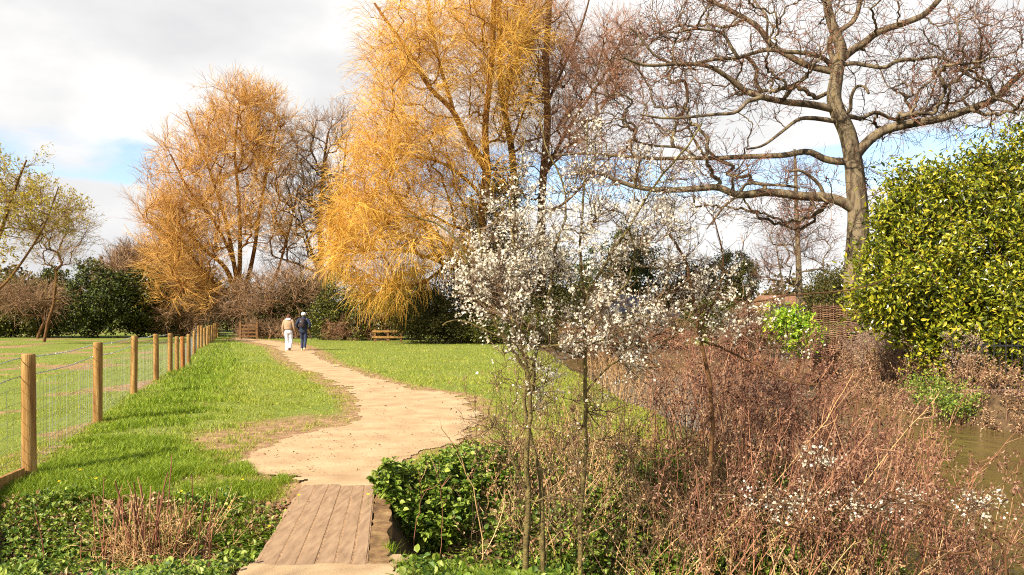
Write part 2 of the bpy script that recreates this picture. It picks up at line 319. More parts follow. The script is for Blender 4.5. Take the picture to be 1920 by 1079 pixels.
M_straw = mat('straw_stem', [lin(170, 122, 76, .9), lin(206, 164, 110, .9), lin(228, 196, 146, .9)], nscale=6, namt=.2, **B_)
M_deadleaf = mat('curled_dead_leaf', [lin(92, 60, 50, .62), lin(140, 98, 80, .68), lin(176, 132, 108, .74), lin(200, 164, 134, .78)], trans=.25, **B_)
M_fluff = mat('seed_fluff', [lin(150, 124, 100, .8), lin(186, 160, 134, .85), lin(170, 150, 140, .85)], trans=.3, **B_)
M_grass = mat('grass_blade', [lin(118, 134, 24, .66), lin(162, 174, 42, .72), lin(190, 198, 68, .76), lin(214, 202, 112, .76)], rough=.55, spec=.25, trans=.35)
M_lush = mat('lush_grass_blade', [lin(100, 130, 18, .64), lin(146, 172, 34, .72), lin(188, 202, 68, .76)], rough=.5, spec=.3, trans=.35)
M_herb = mat('herb_leaf', [lin(64, 92, 22, .6), lin(104, 136, 34, .66), lin(148, 168, 54, .72), lin(184, 194, 90, .76)], rough=.5, spec=.35, trans=.3)
M_litter = mat('fallen_leaf', [lin(110, 78, 52, .7), lin(170, 130, 90, .75), lin(212, 180, 138, .8)], rough=.85, trans=.15)
M_yellow = mat('yellow_petal', [lin(248, 206, 20, .9)], rough=.5, trans=.2)
M_post = mat('treated_timber', [lin(132, 92, 46, .62), lin(176, 132, 72, .66), lin(204, 164, 100, .68)], nscale=3.5, bump=.4, bscale=18, stretch=(6, 6, .5), island=False, rough=.8, spec=.2)
M_wire = mat('galvanised_wire', [lin(176, 178, 176, .8)], rough=.4, spec=.6, island=False); M_wire.node_tree.nodes['Principled BSDF'].inputs['Metallic'].default_value = .5
M_board = mat('weathered_board', [lin(150, 120, 92, .6), lin(184, 150, 116, .6), lin(208, 174, 136, .6)], nscale=9, stretch=(3, .5, 3), rough=.9, spec=.1, namt=.75)
M_stone = mat('mossy_masonry', [lin(70, 52, 34, .7), lin(140, 108, 72, .75), lin(176, 146, 100, .75)], nscale=6, bump=1, bscale=12, island=False, **B_)
M_wood = mat('old_gate_wood', [lin(92, 66, 40, .75), lin(140, 104, 66, .8)], nscale=5, **B_)
M_slate = mat('slate_roof', [lin(98, 96, 100, .8), lin(124, 120, 122, .8)], nscale=5, bump=.4, bscale=8, island=False, rough=.6)
M_tile = mat('tiled_roof', [lin(122, 84, 58, .8), lin(158, 116, 84, .8)], nscale=3, bump=.4, bscale=8, island=False, rough=.8)
M_render = mat('cream_wall', [lin(232, 196, 110, .8), lin(246, 216, 140, .8)], nscale=2, island=False)
M_yelbrick = mat('yellow_brick_wall', [lin(216, 172, 104, .8), lin(236, 198, 132, .8)], nscale=6, island=False)
M_glass = mat('window_glass', [(.03, .035, .04)], rough=.1, spec=.6, island=False)
M_white = mat('white_paint', [(.75, .75, .72)], rough=.5, island=False)
M_iron = mat('black_iron', [(.02, .02, .022)], rough=.5, spec=.5, island=False)
M_wattle = mat('woven_hazel', [lin(100, 70, 52, .6), lin(146, 108, 82, .65), lin(184, 148, 116, .7)], **B_)
M_soil = mat('dark_soil', [lin(40, 26, 18, .7), lin(86, 58, 38, .8)], nscale=12, bump=1, bscale=20, island=False, **B_)

# ------------------------------------------------------------------ tree engine
def grow(P, n, tmin, ang, L, K, wander, trop, Lfall=.4, Lvar=.4, tmax=1.0):
    Np, Kp, _ = P.shape; m = Np*n; pi_ = np.repeat(np.arange(Np), n)
    t = rng.uniform(tmin, tmax, m); s = t*(Kp-1); i = np.minimum(s.astype(int), Kp-2); f = (s-i)[:, None]
    p0 = P[pi_, i]; p1 = P[pi_, i+1]; pos = p0*(1-f)+p1*f; tan = nrm(p1-p0)
    perp = nrm(np.cross(tan, rng.normal(size=(m, 3)))); a = np.radians(rng.normal(ang, ang*.25, m))[:, None]
    d = nrm(np.cos(a)*tan+np.sin(a)*perp); Ls = L*(1+rng.uniform(-Lvar, Lvar, m))*(1-Lfall*t)
    st = (Ls/(K-1))[:, None]; out_ = [pos]; trop = np.asarray(trop, float)
    for k in range(K-1):
        d = nrm(d+wander*rng.normal(size=(m, 3))+trop); out_.append(out_[-1]+d*st)
    return np.stack(out_, 1), pi_
class Skel:
    def __init__(s, root):
        s.pos = [np.array(root, float)]; s.par = [-1]; s.rex = [0.0]; s.cnt = [0]; s.pl = [0.0]; s.dir = [np.array((0, 0, 1.0))]; s.paths = []
    def _add(s, p, j, r=0.0):
        s.pos.append(p); s.par.append(j); s.rex.append(r); s.cnt.append(0); d = p-s.pos[j]; l = np.linalg.norm(d); s.pl.append(s.pl[j]+l); s.dir.append(d/max(l, 1e-6)); return len(s.pos)-1
    def limb(s, pts, r0, r1, n=None, jit=0.0, start=None):
        pts = np.asarray(pts, float); n = n or max(8, len(pts)*3); c = catmull(pts, n)
        if jit:
            jj = rng.normal(size=c.shape)*jit; jj[0] = 0; c = c+jj
        rr_ = np.linspace(0, 1, n)**.8*(r1-r0)+r0
        A = np.array(s.pos); j = int(np.argmin(np.linalg.norm(A-c[0], axis=1))) if start is None else start
        ids = [j]
        for k in range(0 if (len(s.pos) > 1 and np.linalg.norm(s.pos[j]-c[0]) > .02) else 1, n): j = s._add(c[k], j, rr_[k]); ids.append(j)
        s.paths.append((ids, True)); return ids
    def fill(s, T, K=7, a=.5, up=.2, wig=.05, pen=.3, rnd=.25):
        T = T[np.argsort(np.linalg.norm(T-s.pos[0], axis=1))]
        for tg in T:
            A = np.array(s.pos); d = np.linalg.norm(A-tg, axis=1)
            j = int(np.argmin(d+pen*np.array(s.pl))); p0 = s.pos[j]; to = tg-p0; L = np.linalg.norm(to)
            if L < .05: continue
            tn = to/L; m0 = nrm(s.dir[j]*a+tn)*L; m1 = nrm(tn+np.array((0, 0, up))+rng.normal(size=3)*rnd)*L
            ids = [j]; jj = j
            for k in range(1, K+1):
                t_ = k/K; h = (2*t_**3-3*t_**2+1)*p0+(t_**3-2*t_**2+t_)*m0+(-2*t_**3+3*t_**2)*tg+(t_**3-t_**2)*m1
                h = h+rng.normal(size=3)*wig*L/K*2*(t_*(1-t_)*4 > 0)
                jj = s._add(h, jj); ids.append(jj)
            s.paths.append((ids, False)); q = jj
            while q >= 0: s.cnt[q] += 1; q = s.par[q]
    def finish(s, rtip, expo=.45):
        pos = np.array(s.pos); cnt = np.array(s.cnt, float); rex = np.array(s.rex)
        r = np.maximum(rtip*np.maximum(cnt, .4)**expo, 0); r = np.where(rex > 0, rex, r)
        groups = {}
        for ids, ex in s.paths:
            P = pos[ids]; rr_ = r[ids].copy()
            if len(ids) > 1: rr_[0] = min(rr_[0], rr_[1]*1.25)
            if not ex: rr_[-1] *= .5
            groups.setdefault(len(ids), []).append((P, rr_))
        return {k: (np.stack([a for a, _ in v]), np.stack([b for _, b in v])) for k, v in groups.items()}
def crown_pts(specs, n):
    tot = sum(c[6] if len(c) > 6 else 1 for c in specs); res = []
    for c in specs:
        x, y, rx, ry, Y, dm = c[:6]; wgt = c[6] if len(c) > 6 else 1
        k = max(1, int(n*wgt/tot)); v = nrm(rng.normal(size=(k, 3)))*(rng.uniform(0, 1, (k, 1))**(1/2.2))
        Yc = Y+v[:, 1]*dm; res.append(np.stack([(x-CX)*Y/F+v[:, 0]*rx*Y/F, Yc, CH-(y-HY)*Y/F-v[:, 2]*ry*Y/F], 1))
    T = np.concatenate(res); T[:, 2] = np.maximum(T[:, 2], .25); return T
def tree(name, label, base, specs, ntarg, rtip, twigs, limbs=(), Mb=None, Mt=None, group=None, cat='tree', up=.2, pen=.3, wig=.05, expo=.45, sides=5, leaf=None, ivy=None, K=7, zb=None):
    x0, Y0 = base; X = (x0-CX)*Y0/F; z0 = float(H(np.array([X]), np.array([Y0]))[0]) if zb is None else zb
    root = thing(name, (X, Y0, z0-.05), label, cat, group); sk = Skel((X, Y0, z0-.05))
    for pts, w0, w1, *rest in limbs:
        dep = rest[0] if rest else 0.0; start = rest[1] if len(rest) > 1 else Y0
        P = np.array([(p[0], p[1]) for p in pts], float); cum = np.concatenate(([0], np.cumsum(np.hypot(*np.diff(P, axis=0).T))))*Y0/F
        W = np.array([px(p[0], p[1], start+dep*c) for p, c in zip(P, cum)])
        sk.limb(W, w0/2*Y0/F, w1*(1.15 if name == 'oak_tree' else 1)/2*Y0/F, jit=.05*Y0/F)
    T = crown_pts(specs, ntarg); sk.fill(T, K=K, up=up, pen=pen, wig=wig)
    gr = sk.finish(rtip, expo); mb = MB()
    for k, (P, rr_) in gr.items(): tubes(mb, P, rr_, sides)
    mb.build('trunk', Mb or M_bark, root, smooth=True)
    Q = np.concatenate([P[:, np.linspace(0, P.shape[1]-1, 8).astype(int)] for k, (P, _) in gr.items() if k <= K+1] or [gr[k][0][:, np.linspace(0, gr[k][0].shape[1]-1, 8).astype(int)] for k in gr])
    mt = MB(); prev = Q
    for tw in twigs:
        n, L, KK, r0, r1, ang, wan, trop = tw[:8]
        C, _ = grow(prev, n, tw[8] if len(tw) > 8 else .25, ang, L, KK, wan, trop); tubes(mt, C, np.linspace(r0, r1, KK)[None], 3); prev = C
    if twigs: mt.build('twigs', Mt or M_brown, root)
    if leaf:
        nl, L, Wd, Ml, nm = leaf[:5]; m = len(prev); sel = rng.integers(0, m, nl); t = rng.uniform(.2, 1, nl); kk = prev.shape[1]-1; s_ = t*kk; i = np.minimum(s_.astype(int), kk-1); f = (s_-i)[:, None]
        C = prev[sel, i]*(1-f)+prev[sel, i+1]*f+rng.normal(size=(nl, 3))*L*.4
        leaves(MB(), C, rng.normal(size=(nl, 3)), rng.normal(size=(nl, 3))+[0, 0, .6], L*rng.uniform(.6, 1.3, nl), Wd*rng.uniform(.7, 1.2, nl), hexa=False).build(nm, Ml, root) if False else None
        mbl = MB(); leaves(mbl, C, rng.normal(size=(nl, 3)), rng.normal(size=(nl, 3))+[0, 0, .6], L*rng.uniform(.6, 1.3, nl), Wd*rng.uniform(.7, 1.2, nl), hexa=False); mbl.build(nm, Ml, root)
    if ivy:
        ni, spread, L, specs_i = ivy
        C = crown_pts(specs_i, ni); mbl = MB(); nn_ = len(C)
        leaves(mbl, C, rng.normal(size=(nn_, 3)), rng.normal(size=(nn_, 3))+[-.3, -.3, .5], L*rng.uniform(.6, 1.3, nn_), L*.8, hexa=False); mbl.build('ivy', M_ivy, root)
    return root, prev
def bush(name, label, base, specs, nclump, nleaf, L, Ml, group=None, cat='bush', spread=.35, Mb=None, nbr=60, rb=.03, hexa=False, wl=.5, shell=.7, outw=.8, zb=None, voids=()):
    """leaf clumps gathered on and inside lumpy ellipsoids, on real branches"""
    x0, Y0 = base; X = (x0-CX)*Y0/F; z0 = float(H(np.array([X]), np.array([Y0]))[0]) if zb is None else zb
    root = thing(name, (X, Y0, z0-.03), label, cat, group)
    tot = sum(c[6] if len(c) > 6 else 1 for c in specs); Cs = []; Os = []
    for c in specs:
        x, y, rx, ry, Y, dm = c[:6]; wgt = c[6] if len(c) > 6 else 1; k = max(2, int(nclump*wgt/tot))
        v = nrm(rng.normal(size=(k, 3))); lump = .55+.85*fbm(v[:, 0]*2.6+x, v[:, 2]*2.6+v[:, 1]*1.9+y, 5)
        r_ = np.where(rng.uniform(size=k) < shell, rng.uniform(.82, 1.03, k), rng.uniform(.2, .9, k))*lump
        q = v*r_[:, None]
        Cs.append(np.stack([(x-CX)*Y/F+q[:, 0]*rx*Y/F, Y+q[:, 1]*dm, CH-(y-HY)*Y/F+q[:, 2]*ry*Y/F], 1)); Os.append(v)
    C = np.concatenate(Cs); O = np.concatenate(Os); gz = H(C[:, 0], C[:, 1]); ok = C[:, 2] > gz+.1
    for (vx, vy, va, vb) in voids:
        vx_, vz_ = (vx-CX)*Y0/F, CH-(vy-HY)*Y0/F; ok &= ~((((C[:, 0]-vx_)/(va*Y0/F))**2+((C[:, 2]-vz_)/(vb*Y0/F))**2 < 1.3) & (C[:, 1] < Y0+.4))
    C = C[ok]; O = O[ok]
    sk = Skel((X, Y0, z0-.05)); sel = rng.choice(len(C), min(nbr, len(C)), replace=False); sk.fill(C[sel], K=5, pen=.25); mb = MB()
    for k, (P, rr_) in sk.finish(rb*.35, .5).items(): tubes(mb, P, rr_, 4)
    mb.build('branches', Mb or M_bark_dark, root)
    per = nleaf//len(C); m = per*len(C); ci = np.repeat(np.arange(len(C)), per); off = rng.normal(size=(m, 3))*spread*.5
    P = C[ci]+off; D = nrm(rng.normal(size=(m, 3))+O[ci]*outw*.6+[0, 0, .15]); Nn = rng.normal(size=(m, 3))*.7+O[ci]*outw+[0, 0, .4]
    P[:, 2] = np.maximum(P[:, 2], H(P[:, 0], P[:, 1])+.03)
    mbl = MB(); leaves(mbl, P, D, Nn, L*rng.uniform(.6, 1.3, m), L*wl*rng.uniform(.7, 1.2, m), hexa=hexa); mbl.build('foliage', Ml, root)
    return root

# ================================================================== TREES
UP = (0, 0, .12)
# --- the big golden willow
tree('willow_tree', 'large golden willow with drooping yellow shoots, tallest beside the path', (880, 46),
     [(770, 110, 85, 140, 45, 4, 1.4), (880, 70, 115, 150, 47, 5, 1.9), (735, 300, 85, 120, 43, 4, 1.3), (695, 415, 72, 105, 42, 4, .8), (775, 455, 90, 75, 42, 4, .75), (800, 330, 90, 150, 45, 4.5, 1.0), (880, 330, 70, 130, 46, 3, .8), (860, 480, 60, 70, 46, 2.5, .4), (950, 130, 75, 170, 48, 4, .9), (655, 460, 45, 60, 42, 3, .4), (730, 535, 60, 30, 42, 3, .35)],
     920, .014, [(8, 1.9, 5, .011, .006, 40, .17, (0, 0, .0)), (5, 1.45, 6, .0062, .0036, 28, .07, (0, 0, -.18))],
     limbs=[([(880, 640), (893, 520), (905, 400), (913, 318)], 22, 18), ([(913, 318), (886, 281), (849, 208), (806, 165), (763, 92), (727, 43), (702, 6)], 15, 4, -.15), ([(905, 300), (860, 235), (843, 183), (825, 122), (806, 30), (800, -40)], 12, 4, .1),
            ([(913, 318), (910, 232), (922, 122), (926, 0), (925, -60)], 15, 8, .1), ([(905, 380), (892, 355), (849, 318), (812, 300), (770, 294), (739, 275)], 9, 3, -.2), ([(895, 460), (886, 437), (843, 422), (806, 404), (760, 420)], 8, 3, -.3),
            ([(890, 560), (850, 480), (800, 420), (740, 380), (690, 350)], 9, 3, -.15), ([(890, 540), (840, 500), (760, 470), (690, 470)], 8, 3, -.3)],
     Mb=M_wlimb, Mt=M_gold, up=.1, pen=.22)
# --- the left willow, many-stemmed
tree('willow_tree', 'broad orange-tinged willow standing behind the walkers, left of the path', (478, 58),
     [(430, 250, 65, 95, 58, 4, 1.1), (350, 330, 70, 85, 57, 4, 1), (510, 260, 65, 90, 59, 4, 1), (400, 420, 100, 90, 57, 5, 1.1), (340, 470, 70, 60, 56, 4, .7), (520, 380, 70, 100, 59, 4, .8), (460, 190, 35, 40, 58, 3, .3), (310, 400, 40, 30, 56, 3, .35), (370, 540, 80, 40, 56, 4, .5), (455, 320, 90, 140, 58, 5, .6)],
     900, .017, [(6, 1.7, 5, .012, .007, 38, .13, (0, 0, .06)), (5, 1.2, 4, .0085, .005, 28, .1, (0, 0, .03))],
     limbs=[([(478, 632), (470, 600), (455, 570), (440, 540)], 24, 18), ([(440, 540), (420, 500), (385, 470), (345, 430), (310, 400), (285, 370)], 11, 3, -.1), ([(450, 560), (440, 500), (425, 420), (400, 340), (370, 260), (350, 210)], 11, 3, .1),
            ([(445, 550), (450, 480), (448, 380), (440, 280), (450, 190)], 11, 3), ([(455, 560), (475, 480), (490, 380), (510, 280), (525, 220)], 10, 3, .2), ([(450, 570), (400, 530), (350, 470), (300, 430)], 8, 3, -.3), ([(455, 560), (430, 470), (390, 400), (350, 350), (320, 290)], 8, 3, -.2), ([(478, 610), (510, 540), (540, 440), (560, 350)], 8, 3, .2)],
     Mb=M_wlimb, Mt=M_goldred, up=.25, pen=.2)
# --- bare brown trees between and behind
tree('bare_tree', 'brown bare tree with a twiggy round head, between the two willows', (610, 62), [(600, 320, 62, 105, 62, 4, 1), (630, 420, 55, 110, 62, 4, .9), (560, 450, 60, 100, 62, 4, .7), (645, 250, 25, 40, 62, 3, .2)], 330, .028,
     [(6, 1.7, 4, .014, .008, 35, .15, UP), (4, .9, 3, .009, .006, 35, .15, UP)], limbs=[([(610, 632), (606, 540), (600, 440), (605, 330), (615, 250)], 14, 4), ([(606, 560), (630, 460), (640, 360), (650, 260)], 8, 3), ([(606, 540), (580, 460), (560, 390)], 7, 3)], Mb=M_bark_dark, Mt=M_brown,
     ivy=(2500, .3, .16, [(622, 400, 8, 40, 62, .5), (608, 560, 12, 60, 62, .7)]))
tree('bare_tree', 'tall thin bare tree with two upright leaders, right behind the golden willow', (962, 52), [(960, 120, 60, 170, 52, 4, 1), (1000, 30, 50, 90, 52, 4, .6), (1040, 140, 60, 120, 53, 3, .4)], 240, .022,
     [(6, 1.9, 4, .012, .007, 34, .14, UP), (5, 1.0, 3, .008, .005, 35, .15, UP)], limbs=[([(962, 640), (964, 460), (962, 306), (947, 214), (938, 141), (938, 73), (934, 0), (930, -60)], 17, 8), ([(947, 200), (965, 122), (996, 43), (1020, 10), (1045, -30)], 9, 4), ([(955, 280), (985, 200), (1010, 120)], 6, 3)], Mb=M_bark_dark, Mt=M_goldred)
tree('bare_tree', 'straight dark-trunked bare tree with reddish twigs, rising behind the blossom', (1016, 50), [(1040, 120, 70, 150, 50, 4, 1), (1110, 130, 75, 110, 50, 4, 1), (1060, 270, 70, 80, 50, 4, .6), (1160, 110, 45, 70, 50, 3, .7), (990, 300, 50, 80, 50, 3, .3)], 360, .022,
     [(6, 1.8, 4, .012, .007, 36, .18, UP), (4, .9, 3, .008, .005, 38, .18, UP)], limbs=[([(1016, 640), (1014, 470), (1017, 342), (1026, 232), (1023, 122), (1030, 0), (1034, -70)], 19, 11), ([(1020, 330), (1060, 250), (1100, 190), (1140, 130), (1170, 70)], 8, 3, -.1), ([(1024, 200), (1060, 120), (1090, 50), (1110, -20)], 7, 3, .1), ([(1018, 400), (1060, 380), (1110, 330), (1150, 290)], 6, 3)], Mb=M_bark_dark, Mt=M_redtwig)
tree('bare_tree', 'low grey-brown bare tree beyond the paddock hedge, left of the orange willow', (285, 75), [(285, 520, 60, 60, 75, 5, 1), (330, 560, 50, 50, 74, 4, .7), (250, 510, 35, 45, 76, 4, .5), (340, 470, 40, 50, 74, 4, .4), (240, 560, 40, 40, 75, 4, .4)], 380, .03, [(10, 2.2, 4, .02, .012, 38, .16, UP), (5, 1.1, 3, .015, .009, 38, .16, UP)], Mb=M_bark_dark, Mt=M_brown)
tree('bare_tree', 'spreading tangle of pinkish-brown bare branches, just above the walkers', (545, 55), [(520, 545, 80, 45, 54, 3, 1), (590, 540, 60, 55, 55, 3, .8), (470, 570, 60, 35, 54, 3, .5)], 260, .018, [(6, 1.4, 4, .013, .008, 45, .2, (0, 0, .02)), (3, .8, 3, .009, .006, 45, .2, (0, 0, 0))], Mb=M_bark_dark, Mt=M_brown)
tree('spring_tree', 'sparse tree with yellow-green young leaves at the left edge of the photo', (-20, 40), [(20, 370, 70, 80, 40, 3, 1), (95, 400, 50, 60, 40, 3, .5), (-30, 450, 90, 80, 40, 3, .7)], 100, .015, [(6, 1.5, 4, .008, .0045, 40, .12, UP), (3, .8, 3, .006, .004, 40, .1, UP)],
     limbs=[([(-20, 640), (-30, 540), (0, 440), (30, 350), (50, 300)], 12, 3), ([(-25, 560), (20, 520), (80, 430), (110, 350)], 7, 2), ([(-30, 520), (-30, 400), (-20, 300)], 7, 3)], Mb=M_bark_dark, Mt=M_brown, leaf=(9000, .13, .08, M_olive, 'leaves'))
tree('young_tree', 'wispy young tree with wind-swept feathery twigs, standing over the paddock hedge', (82, 46), [(110, 460, 60, 50, 46, 2, 1), (70, 420, 45, 45, 46, 2, .6), (130, 410, 35, 25, 46, 2, .4)], 70, .014, [(9, 1.6, 4, .008, .005, 36, .06, (.08, 0, 0)), (2, .8, 3, .006, .004, 30, .06, (.1, 0, 0))], Mb=M_bark_dark, Mt=M_brown, leaf=(2600, .10, .05, M_olive, 'leaves'))
tree('bare_tree', 'slender pale-barked bare tree far behind the oak, left of its trunk', (1500, 45), [(1495, 430, 65, 70, 45, 3, 1), (1500, 330, 45, 50, 45, 3, .5), (1450, 500, 40, 40, 45, 2, .3), (1540, 470, 40, 50, 45, 2, .3)], 110, .017, [(7, 1.2, 4, .010, .006, 42, .2, (0, 0, .02)), (3, .7, 3, .007, .005, 42, .2, (0, 0, -.02))],
     limbs=[([(1500, 600), (1498, 500), (1494, 400), (1492, 320), (1490, 280)], 15, 4)], Mb=M_oakbark, Mt=M_oaktwig)
tree('young_tree', 'small forked bare sapling in front of the yellow brick house', (1472, 44), [(1460, 500, 30, 45, 44, 2, 1), (1470, 560, 25, 30, 44, 2, .5)], 40, .014, [(7, .9, 4, .009, .005, 42, .2, UP)], limbs=[([(1472, 620), (1470, 560), (1462, 500), (1455, 460)], 6, 2)], Mb=M_oakbark, Mt=M_oaktwig)

# --- the big oak
OY = 25
oak_limbs = [
 ([(1608, 680), (1605, 600), (1603, 520), (1608, 440), (1608, 394), (1603, 340), (1599, 301), (1588, 250), (1572, 215), (1563, 185), (1567, 150), (1572, 120), (1577, 93), (1565, 60), (1558, 40), (1551, 9), (1545, -50)], 50, 12),
 ([(1570, 130), (1558, 100), (1557, 72), (1580, 55), (1602, 37), (1614, 0), (1622, -40)], 12, 7, .3),
 ([(1576, 113), (1600, 93), (1618, 82), (1648, 60), (1695, 44), (1732, 28), (1760, 0), (1790, -35)], 16, 8, -.15),
 ([(1575, 123), (1600, 119), (1625, 123), (1658, 127), (1686, 113), (1727, 111), (1755, 107), (1783, 116), (1811, 139), (1848, 158)], 9, 3, -.3),
 ([(1603, 295), (1614, 280), (1635, 259), (1662, 243), (1709, 232), (1764, 222), (1820, 204), (1866, 185), (1889, 162), (1920, 134), (1960, 112)], 22, 8, -.2),
 ([(1866, 185), (1890, 192), (1910, 205), (1935, 205)], 6, 3, -.1, OY-2.2),
 ([(1576, 216), (1600, 220), (1616, 222), (1644, 211), (1681, 225), (1732, 213), (1755, 195), (1800, 190), (1850, 150)], 10, 3, .3),
 ([(1575, 215), (1593, 208), (1596, 182), (1606, 163), (1622, 164), (1629, 176)], 8, 4, -.5),
 ([(1566, 135), (1551, 132), (1514, 123), (1477, 104), (1445, 83), (1421, 51), (1384, 28), (1357, 14), (1329, 0), (1290, -22)], 15, 6, .15),
 ([(1566, 140), (1551, 115), (1523, 102), (1468, 97), (1431, 95), (1384, 109), (1347, 111), (1310, 118), (1278, 123), (1231, 107), (1200, 70), (1180, 50)], 10, 3, -.2),
 ([(1563, 205), (1523, 197), (1477, 192), (1431, 183), (1394, 169), (1366, 146), (1329, 125), (1282, 120), (1213, 123), (1170, 108)], 15, 4, -.3),
 ([(1570, 228), (1523, 222), (1496, 225), (1463, 250), (1431, 273), (1400, 280)], 10, 3, -.4),
 ([(1431, 183), (1403, 190), (1380, 211), (1338, 215), (1292, 220), (1245, 222), (1200, 215)], 8, 3, -.1, OY-1.6),
 ([(1590, 303), (1570, 303), (1547, 299), (1514, 285), (1468, 292), (1408, 294), (1347, 297), (1290, 297), (1230, 298), (1176, 294), (1100, 288), (1040, 292)], 16, 4, .1),
 ([(1320, 297), (1306, 296), (1278, 278), (1222, 273), (1180, 262)], 8, 3, .2, OY+.5),
 ([(1612, 402), (1584, 382), (1551, 371), (1500, 368), (1440, 361), (1384, 366), (1347, 352), (1306, 354), (1245, 357), (1199, 352), (1162, 341), (1120, 324), (1080, 325)], 22, 5, -.1),
 ([(1545, 370), (1538, 350), (1523, 334), (1500, 320), (1480, 322)], 8, 4, -.3, OY-.1),
 ([(1403, 109), (1419, 130), (1417, 153), (1428, 173)], 7, 6, .2, OY-.6),
 ([(1440, 83), (1438, 60), (1438, 32), (1417, 5), (1400, -30)], 6, 3, .2, OY+.4),
 ([(1384, 109), (1372, 90), (1357, 65), (1338, 58), (1300, 55), (1270, 62)], 7, 3, -.2, OY-.8),
 ([(1384, 366), (1400, 345), (1430, 346), (1470, 348), (1500, 352)], 6, 4, -.3, OY-.4),
 ([(1390, 364), (1360, 385), (1340, 410), (1325, 430)], 5, 2, -.2, OY-.4),
]
_, otw = tree('oak_tree', 'huge gnarled bare tree across the river with long level limbs', (1608, OY),
     [(1250, 90, 110, 95, OY, 4, 1.1), (1350, 60, 100, 90, OY, 4, 1), (1450, 140, 110, 90, OY, 4, .9), (1270, 200, 110, 70, OY, 3.5, .9), (1700, 110, 110, 80, OY, 4, 1), (1820, 130, 90, 80, OY-1, 3, 1), (1560, 20, 130, 70, OY, 4, .9), (1150, 290, 90, 60, OY, 3, .6), (1350, 330, 110, 60, OY, 3, .7), (1480, 380, 90, 50, OY, 2.5, .5), (1720, 210, 110, 50, OY, 3, .7), (1900, 200, 60, 60, OY-2, 3, .5), (1650, 330, 50, 40, OY, 2, .15), (1120, 180, 60, 80, OY, 3, .4)],
     620, .013, [(5, 1.0, 5, .0095, .006, 45, .22, (0, 0, .04)), (3, .5, 4, .0065, .0045, 42, .2, (0, 0, .05))], limbs=oak_limbs, Mb=M_oakbark, Mt=M_oaktwig, up=.1, pen=.12, wig=.16, sides=7, expo=.5, leaf=(11000, .045, .03, M_bud, 'buds'))

# --- evergreens and undergrowth
def hedge_group():
    G = 'ivy-clad hedge bushes across the paddock'
    bush('hedge_bush', 'dark ivy-clad bush at the far left of the paddock hedge', (20, 56), [(20, 568, 50, 52, 56, 2), (15, 605, 45, 28, 56, 1.6, .5)], 420, 15000, .22, M_ivy, G)
    bush('hedge_bush', 'low dark bush under bare pale branches, second from the left in the paddock hedge', (95, 56), [(95, 565, 50, 52, 56, 2), (80, 605, 45, 26, 56, 1.5, .5)], 420, 15000, .22, M_ivy, G)
    bush('hedge_bush', 'largest glossy dark bush in the middle of the paddock hedge', (185, 55), [(185, 558, 60, 56, 55, 2.5), (160, 600, 48, 28, 55, 2, .5), (215, 595, 40, 28, 55, 2, .4)], 520, 19000, .22, M_darkleaf, G)
    bush('hedge_bush', 'rounded dark evergreen bush at the right end of the paddock hedge', (262, 57), [(262, 560, 44, 58, 57, 2), (270, 600, 44, 28, 57, 1.6, .5)], 420, 14000, .22, M_ivy, G)
    bush('hedge_bush', 'olive green bush behind the middle of the fence row', (325, 62), [(325, 595, 38, 35, 62, 2)], 240, 6000, .20, M_yew, G)
hedge_group()
tree('thorn_bush', 'pale bare thorn branches spilling over the dark paddock hedge', (70, 53), [(70, 560, 70, 35, 53, 1.5, 1), (10, 560, 40, 40, 53, 1.5, .5)], 120, .014, [(7, 1.4, 4, .010, .006, 45, .15, (.03, 0, -.03)), (3, .7, 3, .008, .005, 45, .15, (.03, 0, -.05))], Mb=M_bark_dark, Mt=M_brown, cat='bush')
tree('thorn_bush', 'bare brown scrub between the paddock hedge and the orange willow', (345, 58), [(330, 590, 45, 45, 58, 2, 1), (390, 585, 45, 50, 58, 2, 1), (360, 540, 50, 40, 58, 2, .6)], 200, .014, [(8, 1.2, 4, .012, .008, 45, .2, (0, 0, 0)), (4, .7, 3, .01, .006, 45, .2, (0, 0, 0))], Mb=M_bark_dark, Mt=M_brown, cat='bush')
bush('undergrowth_bush', 'dark bush filling the gap between the paddock hedge and the blossoming bush', (320, 66), [(335, 590, 60, 42, 66, 2), (300, 600, 40, 34, 66, 2, .6)], 420, 14000, .22, M_ivy)
bush('undergrowth_bush', 'dark evergreen undergrowth behind the post-and-rail barrier', (740, 50), [(740, 590, 60, 48, 50, 1.6), (770, 550, 40, 60, 50, 1.6, .6)], 480, 16000, .17, M_ivy)
b_ = bush('blossom_bush', 'cream blossoming bush at the far end of the fence', (385, 60), [(385, 592, 48, 26, 60, 1.6)], 240, 6000, .10, M_blossom, shell=.6)
bush('evergreen_bush', 'green leafy bush overhanging the field gate', (505, 57), [(500, 590, 30, 42, 56, 1.5)], 240, 7000, .17, M_darkleaf)
bush('ivy_bush', 'dark ivy mass around the foot of the orange willow', (470, 59), [(455, 560, 30, 45, 59, 1.5), (480, 600, 40, 30, 59, 1.5), (440, 600, 24, 28, 59, 1.2, .6)], 320, 9000, .18, M_ivy)
bush('undergrowth_bush', 'sunlit olive ivy bush right of the walkers', (650, 50), [(650, 572, 50, 66, 50, 1.8), (610, 600, 34, 38, 50, 1.2, .5), (690, 610, 40, 26, 49, 1.2, .4)], 560, 20000, .16, M_ivy)
bush('undergrowth_bush', 'dark shaded bush behind the walkers', (560, 55), [(565, 580, 48, 58, 55, 1.6), (530, 600, 36, 38, 55, 1.4, .5)], 480, 16000, .18, M_ivy)
